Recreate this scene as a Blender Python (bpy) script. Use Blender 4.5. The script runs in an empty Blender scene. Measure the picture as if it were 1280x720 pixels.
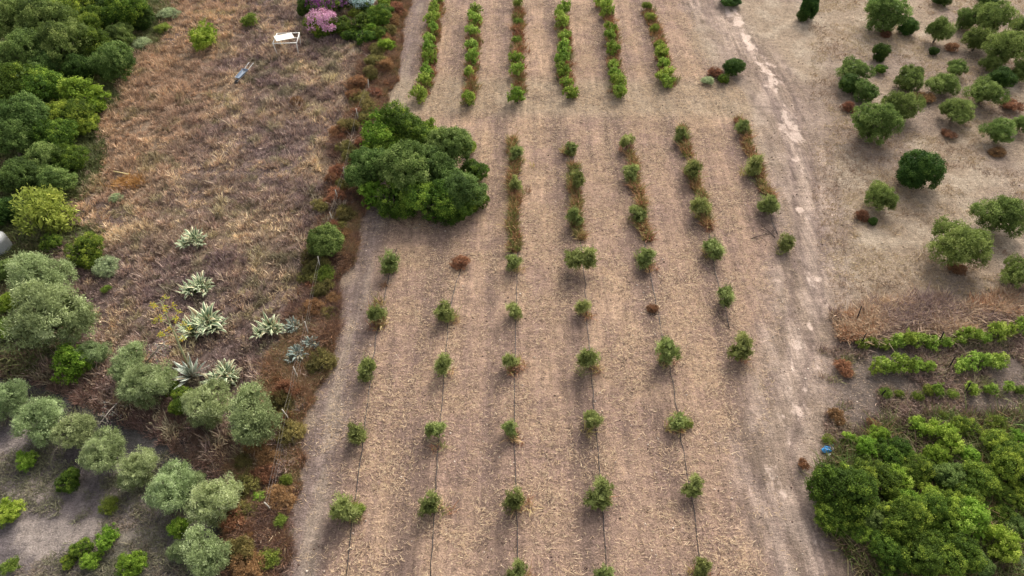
import bpy, math, random
import numpy as np
from mathutils import Vector

sc = bpy.context.scene
C = sc.collection
PI = math.pi
# ------------------------------------------------------------------ camera
CAMH, FPX, PITCH = 30.0, 853.0, math.radians(48.5)
SP, CP = math.sin(PITCH), math.cos(PITCH)
cd = bpy.data.cameras.new('camera'); cam = bpy.data.objects.new('camera', cd); C.objects.link(cam)
cam.location = (0, 0, CAMH); cam.rotation_euler = (PI/2 - PITCH, 0, 0)
cd.sensor_width = 36; cd.lens = 36*FPX/1280; cd.clip_end = 5000; cd.clip_start = 0.5
sc.camera = cam

def G(px, py, h=0.0):
    """ground-plane (height h) point seen at photo position (px,py)"""
    a = (px-640)/FPX; b = -(py-360)/FPX
    dz = -SP + b*CP; dy = CP + b*SP
    t = (CAMH-h)/(-dz)
    return (a*t, dy*t)
def depth(px, py, h=0.0):
    b = -(py-360)/FPX
    return (CAMH-h)/(SP-b*CP)
def GP(pts): return np.array([G(*p) for p in pts])

# ------------------------------------------------------------------ numpy noise and masks
_lat = np.random.RandomState(7).rand(257, 257)
def vnoise(x, y):
    xi = np.floor(x).astype(int); yi = np.floor(y).astype(int)
    fx = x-xi; fy = y-yi; fx = fx*fx*(3-2*fx); fy = fy*fy*(3-2*fy)
    a = _lat[xi % 256, yi % 256]; b = _lat[(xi+1) % 256, yi % 256]
    c = _lat[xi % 256, (yi+1) % 256]; d = _lat[(xi+1) % 256, (yi+1) % 256]
    return (a*(1-fx)+b*fx)*(1-fy)+(c*(1-fx)+d*fx)*fy
def fbm(x, y, s, o=4, off=0.0):
    r = np.zeros_like(x, dtype=float); amp = .5; tot = 0
    for k in range(o):
        r += amp*vnoise(x*s+off+k*17.3, y*s+off*1.7+k*9.1); tot += amp; amp *= .5; s *= 2.07
    return r/tot
def sst(a, b, x):
    t = np.clip((x-a)/(b-a), 0, 1); return t*t*(3-2*t)
def sdf(X, Y, P):
    """signed distance to polygon, negative inside"""
    n = len(P); d = np.full(X.shape, 1e9); ins = np.zeros(X.shape, bool)
    for i in range(n):
        x0, y0 = P[i]; x1, y1 = P[(i+1) % n]
        ex, ey = x1-x0, y1-y0; wx, wy = X-x0, Y-y0
        t = np.clip((wx*ex+wy*ey)/(ex*ex+ey*ey+1e-9), 0, 1)
        d = np.minimum(d, (wx-ex*t)**2+(wy-ey*t)**2)
        c = ((y0 > Y) != (y1 > Y)) & (X < (x1-x0)*(Y-y0)/((y1-y0) if y1 != y0 else 1e-9)+x0)
        ins ^= c
    d = np.sqrt(d); return np.where(ins, -d, d)
def ldist(X, Y, P):
    d = np.full(X.shape, 1e9)
    for i in range(len(P)-1):
        x0, y0 = P[i]; x1, y1 = P[i+1]; ex, ey = x1-x0, y1-y0; wx, wy = X-x0, Y-y0
        t = np.clip((wx*ex+wy*ey)/(ex*ex+ey*ey+1e-9), 0, 1)
        d = np.minimum(d, (wx-ex*t)**2+(wy-ey*t)**2)
    return np.sqrt(d)
def S(r, g, b):
    f = lambda c: ((c/255+.055)/1.055)**2.4 if c > 10 else c/255/12.92
    return np.array([f(r), f(g), f(b)])

# ------------------------------------------------------------------ mesh helpers
def mk(name, V, F, attrs=None, mat=None, nv=4, smooth=False):
    me = bpy.data.meshes.new(name)
    V = np.asarray(V, dtype=np.float32); F = np.asarray(F, dtype=np.int32)
    me.vertices.add(len(V)); me.vertices.foreach_set('co', V.ravel())
    me.loops.add(F.size); me.loops.foreach_set('vertex_index', F.ravel())
    me.polygons.add(len(F)); me.polygons.foreach_set('loop_start', np.arange(0, F.size, nv, dtype=np.int32))
    if smooth: me.polygons.foreach_set('use_smooth', np.ones(len(F), bool))
    for k, a in (attrs or {}).items():
        a = np.asarray(a, dtype=np.float32)
        if a.ndim == 1:
            at = me.attributes.new(k, 'FLOAT', 'POINT'); at.data.foreach_set('value', a)
        else:
            if a.shape[1] == 3: a = np.concatenate([a, np.ones((len(a), 1), np.float32)], 1)
            at = me.attributes.new(k, 'FLOAT_COLOR', 'POINT'); at.data.foreach_set('color', a.ravel())
    me.update(calc_edges=True)
    if mat: me.materials.append(mat)
    return me
def ob(name, me, parent=None):
    o = bpy.data.objects.new(name, me); C.objects.link(o)
    if parent: o.parent = parent
    return o
def tag(o, label=None, cat=None, group=None, kind=None):
    if label: o['label'] = label
    if cat: o['category'] = cat
    if group: o['group'] = group
    if kind: o['kind'] = kind
    return o
def nrm(a): return a/(np.linalg.norm(a, axis=1, keepdims=True)+1e-9)
def quads(P, N, L, W, rng, T=None, bend=0.0):
    """diamond leaf quads. P,N (n,3); L,W (n,)"""
    n = len(P)
    if T is None:
        T = np.cross(N, rng.normal(size=(n, 3)))
    T = nrm(T); B = nrm(np.cross(N, T))
    L = np.broadcast_to(L, n)[:, None]; W = np.broadcast_to(W, n)[:, None]
    V = np.stack([P-T*L*.5, P+B*W*.5, P+T*L*.5, P-B*W*.5], 1).reshape(-1, 3)
    F = np.arange(4*n).reshape(n, 4)
    return V, F
def rdir(rng, n): return nrm(rng.normal(size=(n, 3)))
class MB:
    """collects polygons of mixed size for small modelled things"""
    def __init__(s): s.v = []; s.f = []; s.c = []
    def add(s, V, F, c=None):
        o = len(s.v); s.v += [tuple(map(float, p)) for p in V]; s.f += [tuple(i+o for i in f) for f in F]
        s.c += [c if c is not None else (1, 1, 1)]*len(V)
    def tube(s, pts, rad, n=7, c=None, cap=True):
        pts = [Vector(p) for p in pts]; V = []; F = []
        if not hasattr(rad, '__len__'): rad = [rad]*len(pts)
        u = None
        for i, p in enumerate(pts):
            d = (pts[min(i+1, len(pts)-1)]-pts[max(i-1, 0)]).normalized()
            if u is None: u = d.orthogonal().normalized()
            u = (u-d*u.dot(d)).normalized(); w = d.cross(u)
            for k in range(n):
                a = 2*PI*k/n; V.append(p+(u*math.cos(a)+w*math.sin(a))*rad[i])
        for i in range(len(pts)-1):
            for k in range(n):
                F.append((i*n+k, i*n+(k+1) % n, (i+1)*n+(k+1) % n, (i+1)*n+k))
        if cap: F.append(tuple(range(n-1, -1, -1))); F.append(tuple((len(pts)-1)*n+k for k in range(n)))
        s.add(V, F, c)
    def box(s, cen, size, ax=None, c=None, bev=.0):
        cx, cy, cz = cen; x, y, z = [q/2 for q in size]
        V = [(-x, -y, -z), (x, -y, -z), (x, y, -z), (-x, y, -z), (-x, -y, z), (x, -y, z), (x, y, z), (-x, y, z)]
        if ax:
            V = [ax @ Vector(v) for v in V]
        V = [(v[0]+cx, v[1]+cy, v[2]+cz) for v in V]
        s.add(V, [(0, 3, 2, 1), (4, 5, 6, 7), (0, 1, 5, 4), (1, 2, 6, 5), (2, 3, 7, 6), (3, 0, 4, 7)], c)
    def mesh(s, name, mat, smooth=False):
        me = bpy.data.meshes.new(name); me.from_pydata(s.v, [], s.f); me.update()
        at = me.attributes.new('col', 'FLOAT_COLOR', 'POINT')
        at.data.foreach_set('color', np.array([tuple(c)+(1,) for c in s.c], dtype=np.float32).ravel())
        if smooth:
            me.polygons.foreach_set('use_smooth', np.ones(len(s.f), bool))
        me.materials.append(mat); return me

# ------------------------------------------------------------------ materials
def newmat(name):
    m = bpy.data.materials.new(name); m.use_nodes = True; nt = m.node_tree; nt.nodes.clear()
    return m, nt, nt.nodes, nt.links
def colmat(name, rough=.8, transl=0.0, nscale=30., namt=.25, bump=0.0, spec=.3):
    """colour from the 'col' attribute, mottled by noise"""
    m, nt, N, Lk = newmat(name)
    out = N.new('ShaderNodeOutputMaterial'); p = N.new('ShaderNodeBsdfPrincipled')
    a = N.new('ShaderNodeAttribute'); a.attribute_name = 'col'
    tc = N.new('ShaderNodeTexCoord'); no = N.new('ShaderNodeTexNoise'); no.inputs['Scale'].default_value = nscale
    no.inputs['Detail'].default_value = 4
    Lk.new(tc.outputs['Object'], no.inputs['Vector'])
    mr = N.new('ShaderNodeMapRange'); mr.inputs[1].default_value = .3; mr.inputs[2].default_value = .7
    mr.inputs[3].default_value = 1-namt; mr.inputs[4].default_value = 1+namt
    Lk.new(no.outputs['Fac'], mr.inputs[0])
    vm = N.new('ShaderNodeVectorMath'); vm.operation = 'SCALE'
    Lk.new(a.outputs['Color'], vm.inputs[0]); Lk.new(mr.outputs[0], vm.inputs['Scale'])
    Lk.new(vm.outputs[0], p.inputs['Base Color']); p.inputs['Roughness'].default_value = rough
    p.inputs['Specular IOR Level'].default_value = spec
    if bump:
        bp = N.new('ShaderNodeBump'); bp.inputs['Strength'].default_value = bump; bp.inputs['Distance'].default_value = .03
        Lk.new(no.outputs['Fac'], bp.inputs['Height']); Lk.new(bp.outputs[0], p.inputs['Normal'])
    if transl:
        t = N.new('ShaderNodeBsdfTranslucent'); Lk.new(vm.outputs[0], t.inputs['Color'])
        mx = N.new('ShaderNodeMixShader'); mx.inputs[0].default_value = transl
        Lk.new(p.outputs[0], mx.inputs[1]); Lk.new(t.outputs[0], mx.inputs[2]); Lk.new(mx.outputs[0], out.inputs[0])
    else: Lk.new(p.outputs[0], out.inputs[0])
    return m
GAIN = 1.4
def leafmat(name, dark, mid, light, rough=.55, transl=.25):
    m, nt, N, Lk = newmat(name)
    dark, mid, light = [tuple(q*GAIN) for q in (dark, mid, light)]
    out = N.new('ShaderNodeOutputMaterial'); p = N.new('ShaderNodeBsdfPrincipled')
    a = N.new('ShaderNodeAttribute'); a.attribute_name = 'v'
    oi = N.new('ShaderNodeObjectInfo')
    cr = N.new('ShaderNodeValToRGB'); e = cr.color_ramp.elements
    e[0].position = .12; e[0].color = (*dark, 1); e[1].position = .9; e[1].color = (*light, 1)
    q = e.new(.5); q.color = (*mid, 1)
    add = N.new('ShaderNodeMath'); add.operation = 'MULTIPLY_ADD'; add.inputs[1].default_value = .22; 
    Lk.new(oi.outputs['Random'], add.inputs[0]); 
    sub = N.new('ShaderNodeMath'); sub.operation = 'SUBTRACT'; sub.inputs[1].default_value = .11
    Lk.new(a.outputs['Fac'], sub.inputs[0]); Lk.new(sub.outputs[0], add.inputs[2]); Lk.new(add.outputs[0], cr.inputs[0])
    hs = N.new('ShaderNodeHueSaturation'); Lk.new(cr.outputs[0], hs.inputs['Color'])
    r2 = N.new('ShaderNodeMath'); r2.operation = 'MULTIPLY'; r2.inputs[1].default_value = 7.31; Lk.new(oi.outputs['Random'], r2.inputs[0])
    fr = N.new('ShaderNodeMath'); fr.operation = 'FRACT'; Lk.new(r2.outputs[0], fr.inputs[0])
    mh = N.new('ShaderNodeMapRange'); mh.inputs[3].default_value = .485; mh.inputs[4].default_value = .515
    Lk.new(fr.outputs[0], mh.inputs[0]); Lk.new(mh.outputs[0], hs.inputs['Hue'])
    Lk.new(hs.outputs[0], p.inputs['Base Color']); p.inputs['Roughness'].default_value = rough
    p.inputs['Specular IOR Level'].default_value = .12
    t = N.new('ShaderNodeBsdfTranslucent'); Lk.new(hs.outputs[0], t.inputs['Color'])
    mx = N.new('ShaderNodeMixShader'); mx.inputs[0].default_value = transl
    Lk.new(p.outputs[0], mx.inputs[1]); Lk.new(t.outputs[0], mx.inputs[2]); Lk.new(mx.outputs[0], out.inputs[0])
    return m
M_bark = colmat('bark', .9, 0, 14, .35, .5)
M_grass = colmat('dry_grass', .75, .22, 3, .12)
M_wood = colmat('weathered_wood', .85, 0, 20, .3, .3)
M_paint = colmat('painted_metal', .5, 0, 9, .12, .1, .5)
M_plastic = colmat('plastic', .35, .1, 12, .15, .3, .5)
M_agave = colmat('agave_leaf', .5, .05, 10, .15, 0, .4)

def ground_material():
    m, nt, N, Lk = newmat('soil')
    out = N.new('ShaderNodeOutputMaterial'); p = N.new('ShaderNodeBsdfPrincipled')
    a = N.new('ShaderNodeAttribute'); a.attribute_name = 'col'
    tc = N.new('ShaderNodeTexCoord')
    def noise(scale, det=6, rough=.65, mp=None):
        n = N.new('ShaderNodeTexNoise'); n.inputs['Scale'].default_value = scale; n.inputs['Detail'].default_value = det
        n.inputs['Roughness'].default_value = rough
        Lk.new((mp or tc).outputs['Object'] if mp is None else mp.outputs[0], n.inputs['Vector']); return n
    def rng_(src, lo, hi, a0=.3, a1=.7):
        r = N.new('ShaderNodeMapRange'); r.inputs[1].default_value = a0; r.inputs[2].default_value = a1
        r.inputs[3].default_value = lo; r.inputs[4].default_value = hi; Lk.new(src, r.inputs[0]); return r.outputs[0]
    def mul(x, y):
        q = N.new('ShaderNodeMath'); q.operation = 'MULTIPLY'; Lk.new(x, q.inputs[0]); Lk.new(y, q.inputs[1]); return q.outputs[0]
    mp = N.new('ShaderNodeMapping'); mp.inputs['Scale'].default_value = (1, .45, 1); Lk.new(tc.outputs['Object'], mp.inputs[0])
    mp2 = N.new('ShaderNodeMapping'); mp2.inputs['Scale'].default_value = (.5, 1.3, 1); Lk.new(tc.outputs['Object'], mp2.inputs[0])
    n1 = noise(14, 8, .75); n2 = noise(3.2, 5, .6, mp); n3 = noise(5, 8, .75, mp2); n4 = noise(.5, 4)
    vo = N.new('ShaderNodeTexVoronoi'); vo.inputs['Scale'].default_value = 9; Lk.new(tc.outputs['Object'], vo.inputs['Vector'])
    k = mul(mul(rng_(n1.outputs[0], .42, 1.62), rng_(n2.outputs[0], .76, 1.24)), mul(rng_(n3.outputs[0], .66, 1.34), rng_(vo.outputs['Distance'], .94, 1.06, 0, .8)))
    mp5 = N.new('ShaderNodeMapping'); mp5.inputs['Scale'].default_value = (.22, 1.5, 1); Lk.new(tc.outputs['Object'], mp5.inputs[0])
    k = mul(k, rng_(noise(1.5, 6, .65, mp5).outputs[0], .84, 1.16))
    k = mul(k, rng_(n4.outputs[0], .93, 1.07))
    # lengthwise machine streaks
    at2 = N.new('ShaderNodeAttribute'); at2.attribute_name = 'streak'
    mp3 = N.new('ShaderNodeMapping'); mp3.inputs['Scale'].default_value = (1.7, .1, 1); Lk.new(tc.outputs['Object'], mp3.inputs[0])
    wv = noise(1.6, 5, .7, mp3); sk = rng_(wv.outputs[0], -.34, .34, .33, .67)
    sm = N.new('ShaderNodeMath'); sm.operation = 'MULTIPLY_ADD'; Lk.new(sk, sm.inputs[0]); Lk.new(at2.outputs['Fac'], sm.inputs[1]); sm.inputs[2].default_value = 1
    k = mul(k, sm.outputs[0])
    # hard-edged patches of scraped bare earth
    at3 = N.new('ShaderNodeAttribute'); at3.attribute_name = 'bare'
    mp4 = N.new('ShaderNodeMapping'); mp4.inputs['Scale'].default_value = (1, .6, 1); Lk.new(tc.outputs['Object'], mp4.inputs[0])
    nb = noise(1.5, 7, .62, mp4)
    ad = N.new('ShaderNodeMath'); ad.operation = 'MULTIPLY_ADD'; Lk.new(at3.outputs['Fac'], ad.inputs[0]); ad.inputs[1].default_value = .36; Lk.new(nb.outputs[0], ad.inputs[2])
    bf = rng_(ad.outputs[0], 0, .8, .74, .83)
    mxb = N.new('ShaderNodeMix'); mxb.data_type = 'RGBA'; Lk.new(bf, mxb.inputs[0]); Lk.new(a.outputs['Color'], mxb.inputs[6]); mxb.inputs[7].default_value = (*S(200, 178, 162), 1)
    k2 = N.new('ShaderNodeMix'); k2.data_type = 'FLOAT'; Lk.new(bf, k2.inputs[0]); Lk.new(k, k2.inputs[2]); Lk.new(rng_(n1.outputs[0], .8, 1.15), k2.inputs[3]); k = k2.outputs[0]
    vm = N.new('ShaderNodeVectorMath'); vm.operation = 'SCALE'; Lk.new(mxb.outputs[2], vm.inputs[0]); Lk.new(k, vm.inputs['Scale'])
    Lk.new(vm.outputs[0], p.inputs['Base Color']); p.inputs['Roughness'].default_value = .95; p.inputs['Specular IOR Level'].default_value = .1
    bp = N.new('ShaderNodeBump'); bp.inputs['Strength'].default_value = .8; bp.inputs['Distance'].default_value = .08
    Lk.new(k, bp.inputs['Height']); Lk.new(bp.outputs[0], p.inputs['Normal']); Lk.new(p.outputs[0], out.inputs[0])
    return m
M_soil = ground_material()

# ------------------------------------------------------------------ zones of the place (ground outlines)
MEADOW = GP([(515, -70), (500, 0), (484, 60), (476, 105), (462, 150), (440, 200), (440, 260), (436, 300), (420, 360), (400, 440), (378, 520), (356, 620), (338, 720), (328, 800), (300, 800), (305, 690), (296, 620), (255, 578), (200, 545), (120, 505), (60, 478), (0, 462), (-160, 420), (-160, -70)])
GROVE = GP([(-200, 430), (0, 462), (60, 478), (120, 505), (200, 545), (255, 578), (296, 620), (305, 690), (300, 820), (-200, 820)])
FIELD = GP([(515, -70), (500, 0), (484, 60), (476, 105), (462, 150), (440, 200), (440, 290), (436, 320), (420, 360), (400, 440), (378, 520), (356, 620), (338, 720), (328, 820), (1000, 820), (985, 700), (955, 600), (950, 520), (965, 400), (985, 300), (965, 220), (935, 130), (870, 60), (840, -70)])
TRACK = GP([(850, -70), (880, 5), (930, 55), (975, 115), (1000, 190), (1012, 280), (1008, 380), (992, 450), (975, 530), (972, 600), (992, 650), (1025, 700), (1070, 780)])
RUT = GP([(905, -40), (915, 15), (955, 80), (985, 150), (1002, 220), (1000, 300), (1022, 375), (1000, 440), (985, 520), (968, 590), (1000, 660), (1012, 700)])
VINEYARD = GP([(1045, 395), (1120, 380), (1240, 372), (1330, 365), (1400, 520), (1180, 540), (1040, 560), (1020, 480)])
THICKET = GP([(1005, 590), (1045, 548), (1110, 520), (1200, 512), (1400, 530), (1400, 850), (1120, 850), (1060, 715), (1012, 660)])
HEDGE = GP([(500, -10), (482, 60), (468, 115), (448, 170), (438, 230), (420, 290), (405, 350), (388, 420), (360, 500), (336, 580), (314, 660), (302, 740)])
ROAD = GP([(-160, 440), (0, 468), (60, 492), (120, 520), (190, 555), (250, 595), (300, 650)])
ROWX = [-7.65, -3.8, .1, 4.2, 8.4, 12.5, 17.0]

def zones(X, Y):
    e = (fbm(X, Y, .55, 4)-.5)*2.2
    z = {}
    z['meadow'] = sst(.5, -.5, sdf(X, Y, MEADOW)+e*.6)
    z['grove'] = sst(.5, -.5, sdf(X, Y, GROVE)+e*.5)
    z['field'] = sst(.7, -.7, sdf(X, Y, FIELD)+e)
    z['vineyard'] = sst(.7, -.7, sdf(X, Y, VINEYARD)+e)
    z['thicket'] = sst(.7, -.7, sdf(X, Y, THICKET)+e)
    z['hedge'] = sst(1.6, .6, ldist(X, Y, HEDGE)+e*.5)
    z['road'] = sst(1.7, .6, ldist(X, Y, ROAD)+e*.4)
    dt = ldist(X, Y, TRACK)
    z['track'] = sst(2.1, .9, dt+e*.8)
    dr = ldist(X, Y, RUT)
    pat = fbm(X, Y*.55, .9, 5, 31)
    z['bare'] = sst(1.7, .0, dr+e*.35)*(.55+.45*sst(.42, .6, pat))*(.62+.38*sst(24, 40, Y))
    z['streak'] = np.clip(z['field']*.8+z['track'], 0, 1)
    return z

# ------------------------------------------------------------------ ground sheet
def axis(lo, hi, st, far):
    mid = np.arange(lo, hi+1e-6, st)
    out = []; d = st; x = hi
    while x < far: d *= 1.5; x += d; out.append(x)
    out2 = []; d = st; x = lo
    while x > -far: d *= 1.5; x -= d; out2.append(x)
    return np.concatenate([out2[::-1], mid, out])
ax = axis(-58, 58, .22, 1500); ay = axis(5, 74, .22, 1500)
X, Y = np.meshgrid(ax, ay); sh = X.shape; X = X.ravel(); Y = Y.ravel()
Z = zones(X, Y)
def mixc(c, d, w): return c*(1-w[:, None])+d*w[:, None]
n1 = fbm(X, Y, .12, 4, 3); n2 = fbm(X, Y, .7, 4, 11); n3 = fbm(X, Y, 2.3, 3, 23)
col = np.tile(S(166, 146, 124), (len(X), 1))
col = mixc(col, S(184, 166, 144), sst(.45, .65, n2)*.8)
col = mixc(col, S(146, 127, 114), sst(.5, .68, n1)*.7)
# mown field: straw swaths between rows, greyer soil on the left of every row
fc = np.tile(S(170, 142, 122), (len(X), 1))
fc = mixc(fc, S(188, 158, 132), sst(.42, .62, n1)*.8)
fc = mixc(fc, S(148, 122, 110), sst(.5, .62, n2)*.5)
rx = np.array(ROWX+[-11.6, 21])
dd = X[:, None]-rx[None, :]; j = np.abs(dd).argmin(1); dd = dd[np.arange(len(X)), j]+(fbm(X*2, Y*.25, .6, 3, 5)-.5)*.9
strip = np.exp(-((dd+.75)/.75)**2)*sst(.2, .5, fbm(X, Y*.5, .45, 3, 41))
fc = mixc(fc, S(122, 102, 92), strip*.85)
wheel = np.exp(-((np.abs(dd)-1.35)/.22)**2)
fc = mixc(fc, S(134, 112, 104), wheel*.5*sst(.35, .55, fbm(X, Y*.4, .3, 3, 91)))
edge = sst(4.2, 1.2, ldist(X, Y, HEDGE))   # worn tractor lane beside the hedge
lane = np.clip(edge+sst(-8.0, -9.6, X)*sst(45, 41, Y), 0, 1)
fc = mixc(fc, S(130, 114, 107), lane*.85)
fc = mixc(fc, S(170, 152, 134), lane*sst(.56, .66, fbm(X*2.2, Y*.35, .8, 3, 77))*.7)
head = sst(3.5, 1.5, np.abs(Y-46.5+X*.02))  # headland between the vines and the olives
fc = mixc(fc, S(168, 150, 126), head*.75)
fc = mixc(fc, S(128, 108, 92), head*sst(.6, .7, n2)*.5)
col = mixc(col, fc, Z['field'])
mc = mixc(np.tile(S(124, 106, 98), (len(X), 1)), S(142, 122, 102), sst(.45, .6, n1))
col = mixc(col, mc, Z['meadow'])
gc = mixc(np.tile(S(116, 106, 104), (len(X), 1)), S(164, 150, 140), sst(.42, .66, n2))
gc = mixc(gc, S(112, 112, 88), sst(.52, .66, n1)*.7)
gc = mixc(gc, S(92, 84, 84), sst(.5, .62, fbm(X, Y, .33, 4, 87))*.7); gc = mixc(gc, S(182, 166, 154), sst(.58, .68, fbm(X, Y, .5, 5, 97))*.7)
col = mixc(col, gc, Z['grove'])
col = mixc(col, S(74, 72, 70), Z['road']*.85)
col = mixc(col, S(108, 96, 90), Z['vineyard']*.85)
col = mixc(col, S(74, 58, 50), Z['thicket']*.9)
col = mixc(col, S(80, 56, 46), Z['hedge']*.8)
# the track
dt_ = ldist(X, Y, TRACK)+(fbm(X, Y, .5, 4, 8)-.5)*2
tk = mixc(np.tile(S(150, 130, 114), (len(X), 1)), S(180, 158, 142), sst(.4, .62, fbm(X*1.6, Y*.5, .8, 4, 51)))
col = mixc(col, tk, sst(3.4, .8, dt_)*.9)

dr_ = ldist(X, Y, TRACK)+(fbm(X, Y, .4, 3, 58)-.5)*.7
rt_ = np.maximum(np.exp(-((dr_-.8)/.2)**2), .7*np.exp(-((dr_-2.1)/.25)**2))*sst(.3, .55, fbm(X, Y, .35, 3, 59))
col = mixc(col, S(122, 104, 96), rt_*.6)
d1 = fbm(X, Y, .25, 3, 61)
col = mixc(col, S(128, 110, 102), Z['track']*sst(.52, .62, fbm(X*2, Y*.5, .7, 3, 63))*.45)
H = (n1-.5)*.25+(n2-.5)*.08+(n3-.5)*.06
H += (fbm(X, Y, 1.4, 3, 71)-.5)*.14
H += Z['field']*(.05*np.exp(-(dd/.5)**2)-.03*wheel)
H -= rt_*.05
H -= Z['track']*.04+Z['bare']*.02
H += Z['vineyard']*.03
H *= sst(400, 90, np.hypot(X, Y))
HG = H.reshape(sh)
def gz(x, y):
    i = int(np.clip(np.searchsorted(ax, x)-1, 0, len(ax)-2)); jx = int(np.clip(np.searchsorted(ay, y)-1, 0, len(ay)-2))
    return float(HG[jx, i])
def gzv(x, y):
    i = np.clip(np.searchsorted(ax, x)-1, 0, len(ax)-2); jx = np.clip(np.searchsorted(ay, y)-1, 0, len(ay)-2)
    return HG[jx, i]
nx, ny = len(ax), len(ay)
ii, jj = np.meshgrid(np.arange(nx-1), np.arange(ny-1)); b = (jj*nx+ii).ravel()
FQ = np.stack([b, b+1, b+1+nx, b+nx], 1)
V = np.stack([X, Y, H], 1)
def sub(mask):
    f = FQ[mask]; u, inv = np.unique(f, return_inverse=True)
    return V[u], inv.reshape(-1, 4), u
tm = Z['track'][FQ[:, 0]] > .5
rm = (Z['road'][FQ[:, 0]] > .5) & ~tm
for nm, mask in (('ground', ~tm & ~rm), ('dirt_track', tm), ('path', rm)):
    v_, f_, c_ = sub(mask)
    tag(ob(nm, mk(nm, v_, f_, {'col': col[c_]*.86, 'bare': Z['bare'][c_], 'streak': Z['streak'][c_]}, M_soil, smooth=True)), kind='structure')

# ------------------------------------------------------------------ foliage generators
def crown(seed, lobes=8, puffs=150, rp=.2, nl=110, L=.07, W=.03, asp=.85, spread=.55, flat=.25, up=.35, jag=.12, inner=700, lowcut=-.6, spiky=0.0):
    """unit-radius crown centred on the origin: lobes carrying puffs of leaves"""
    rng = np.random.RandomState(seed)
    lc = rdir(rng, lobes); lc *= (rng.uniform(.35, 1, lobes)**.5*spread)[:, None]; lc[:, 2] *= asp*.85
    lc[0] = (0, 0, .08*asp); lr = rng.uniform(.38, .56, lobes); lr[0] = .6
    lv = rng.uniform(.25, .75, lobes)
    PC = []; PV = []; PD = []
    tries = 0
    while len(PC) < puffs and tries < puffs*20:
        tries += 1
        k = rng.randint(lobes); d = rdir(rng, 1)[0]
        if d[2] < lowcut: continue
        c = lc[k]+d*lr[k]*np.array([1, 1, asp])*rng.uniform(.82, 1.08)
        q = np.linalg.norm((c-lc)/np.array([1, 1, asp]), axis=1)/lr
        if (q < .78).any(): continue
        PC.append(c); PV.append(lv[k]*.5+rng.uniform(0, .3)+.2*max(0, rng.rand()-.75)*4); PD.append(d)
    PC = np.array(PC); PV = np.array(PV); PD = np.array(PD); n = len(PC)
    pr = rp*rng.uniform(.6, 1.35, n)
    idx = np.repeat(np.arange(n), nl)
    D = rdir(rng, len(idx)); D = nrm(D+PD[idx]*.55)
    rad = pr[idx]*(1-rng.rand(len(idx))**2*.5)*(1+rng.normal(size=len(idx))*jag)
    P = PC[idx]+D*rad[:, None]*np.array([1, 1, .9])
    N_ = nrm(D*.7+rng.normal(size=P.shape)*.55+np.array([0, 0, up]))
    T = None
    if spiky: T = nrm(D*spiky+rng.normal(size=P.shape)*.5)
    sz = rng.uniform(.7, 1.3, len(P))
    if T is not None: N_ = np.cross(T, rng.normal(size=P.shape)); N_ = nrm(N_)
    V1, F1 = quads(P, N_, L*sz, W*sz, rng, T)
    v1 = np.clip(PV[idx]+rng.normal(size=len(P))*.1, 0, 1)
    # inner, sparser and larger leaves
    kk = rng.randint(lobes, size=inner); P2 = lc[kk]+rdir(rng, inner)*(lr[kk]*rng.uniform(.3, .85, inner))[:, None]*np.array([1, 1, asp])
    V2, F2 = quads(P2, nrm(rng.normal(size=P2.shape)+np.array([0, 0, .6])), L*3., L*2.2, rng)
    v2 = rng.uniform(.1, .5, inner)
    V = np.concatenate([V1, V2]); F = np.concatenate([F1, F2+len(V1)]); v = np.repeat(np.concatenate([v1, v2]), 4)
    return V, F, v
def trunkmesh(name, seed, hc, rad=.07, limbs=6, reach=.6, asp=.85, color=S(104, 92, 78), multi=1, lean=.1):
    rng = random.Random(seed); m = MB()
    for t in range(multi):
        bx, by = (rng.uniform(-.15, .15), rng.uniform(-.15, .15)) if multi > 1 else (0, 0)
        fx, fy = hc*.45*rng.uniform(-lean, lean), hc*.45*rng.uniform(-lean, lean)
        fk = Vector((bx+fx, by+fy, hc*.5))
        m.tube([(bx, by, -.12), (bx+fx*.3, by+fy*.5, hc*.17), tuple((Vector((bx, by, 0))+fk)*.5+Vector((.02, -.02, hc*.1))), tuple(fk)], [rad*1.5, rad*1.1, rad*.95, rad*.8], 8, color)
        for k in range(limbs):
            a = 2*PI*(k+rng.random()*.7)/limbs; r = reach*rng.uniform(.6, 1)
            e = Vector((r*math.cos(a), r*math.sin(a), hc+asp*rng.uniform(-.1, .5)))
            md = fk.lerp(e, .5)+Vector((0, 0, -.06+rng.random()*.1))
            m.tube([tuple(fk-Vector((0, 0, .03))), tuple(md), tuple(e)], [rad*.55, rad*.35, rad*.12], 5, color)
            for s in range(2):
                b_ = a+rng.uniform(-.9, .9); e2 = md+Vector((math.cos(b_)*.35, math.sin(b_)*.35, rng.uniform(.05, .3)))
                m.tube([tuple(md), tuple(e2)], [rad*.28, rad*.08], 4, color)
    return m.mesh(name, M_bark, True)

KIND = {}
def kind(key, dark, mid, light, variants=3, hc=.8, trunk=None, transl=.35, rough=.7, **kw):
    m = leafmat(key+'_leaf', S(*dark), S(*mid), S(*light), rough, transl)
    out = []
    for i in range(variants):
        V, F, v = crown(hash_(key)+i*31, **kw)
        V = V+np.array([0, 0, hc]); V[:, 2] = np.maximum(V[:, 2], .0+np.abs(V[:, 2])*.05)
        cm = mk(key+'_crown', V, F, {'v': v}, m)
        tk = dict(rad=.07, limbs=6, multi=1); tk.update(trunk or {})
        tm_ = trunkmesh(key+'_trunk', i*7+3, hc, **tk)
        out.append((cm, tm_))
    KIND[key] = (out, hc)
def hash_(s): return sum(ord(c)*(i+3) for i, c in enumerate(s)) % 10000

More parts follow.
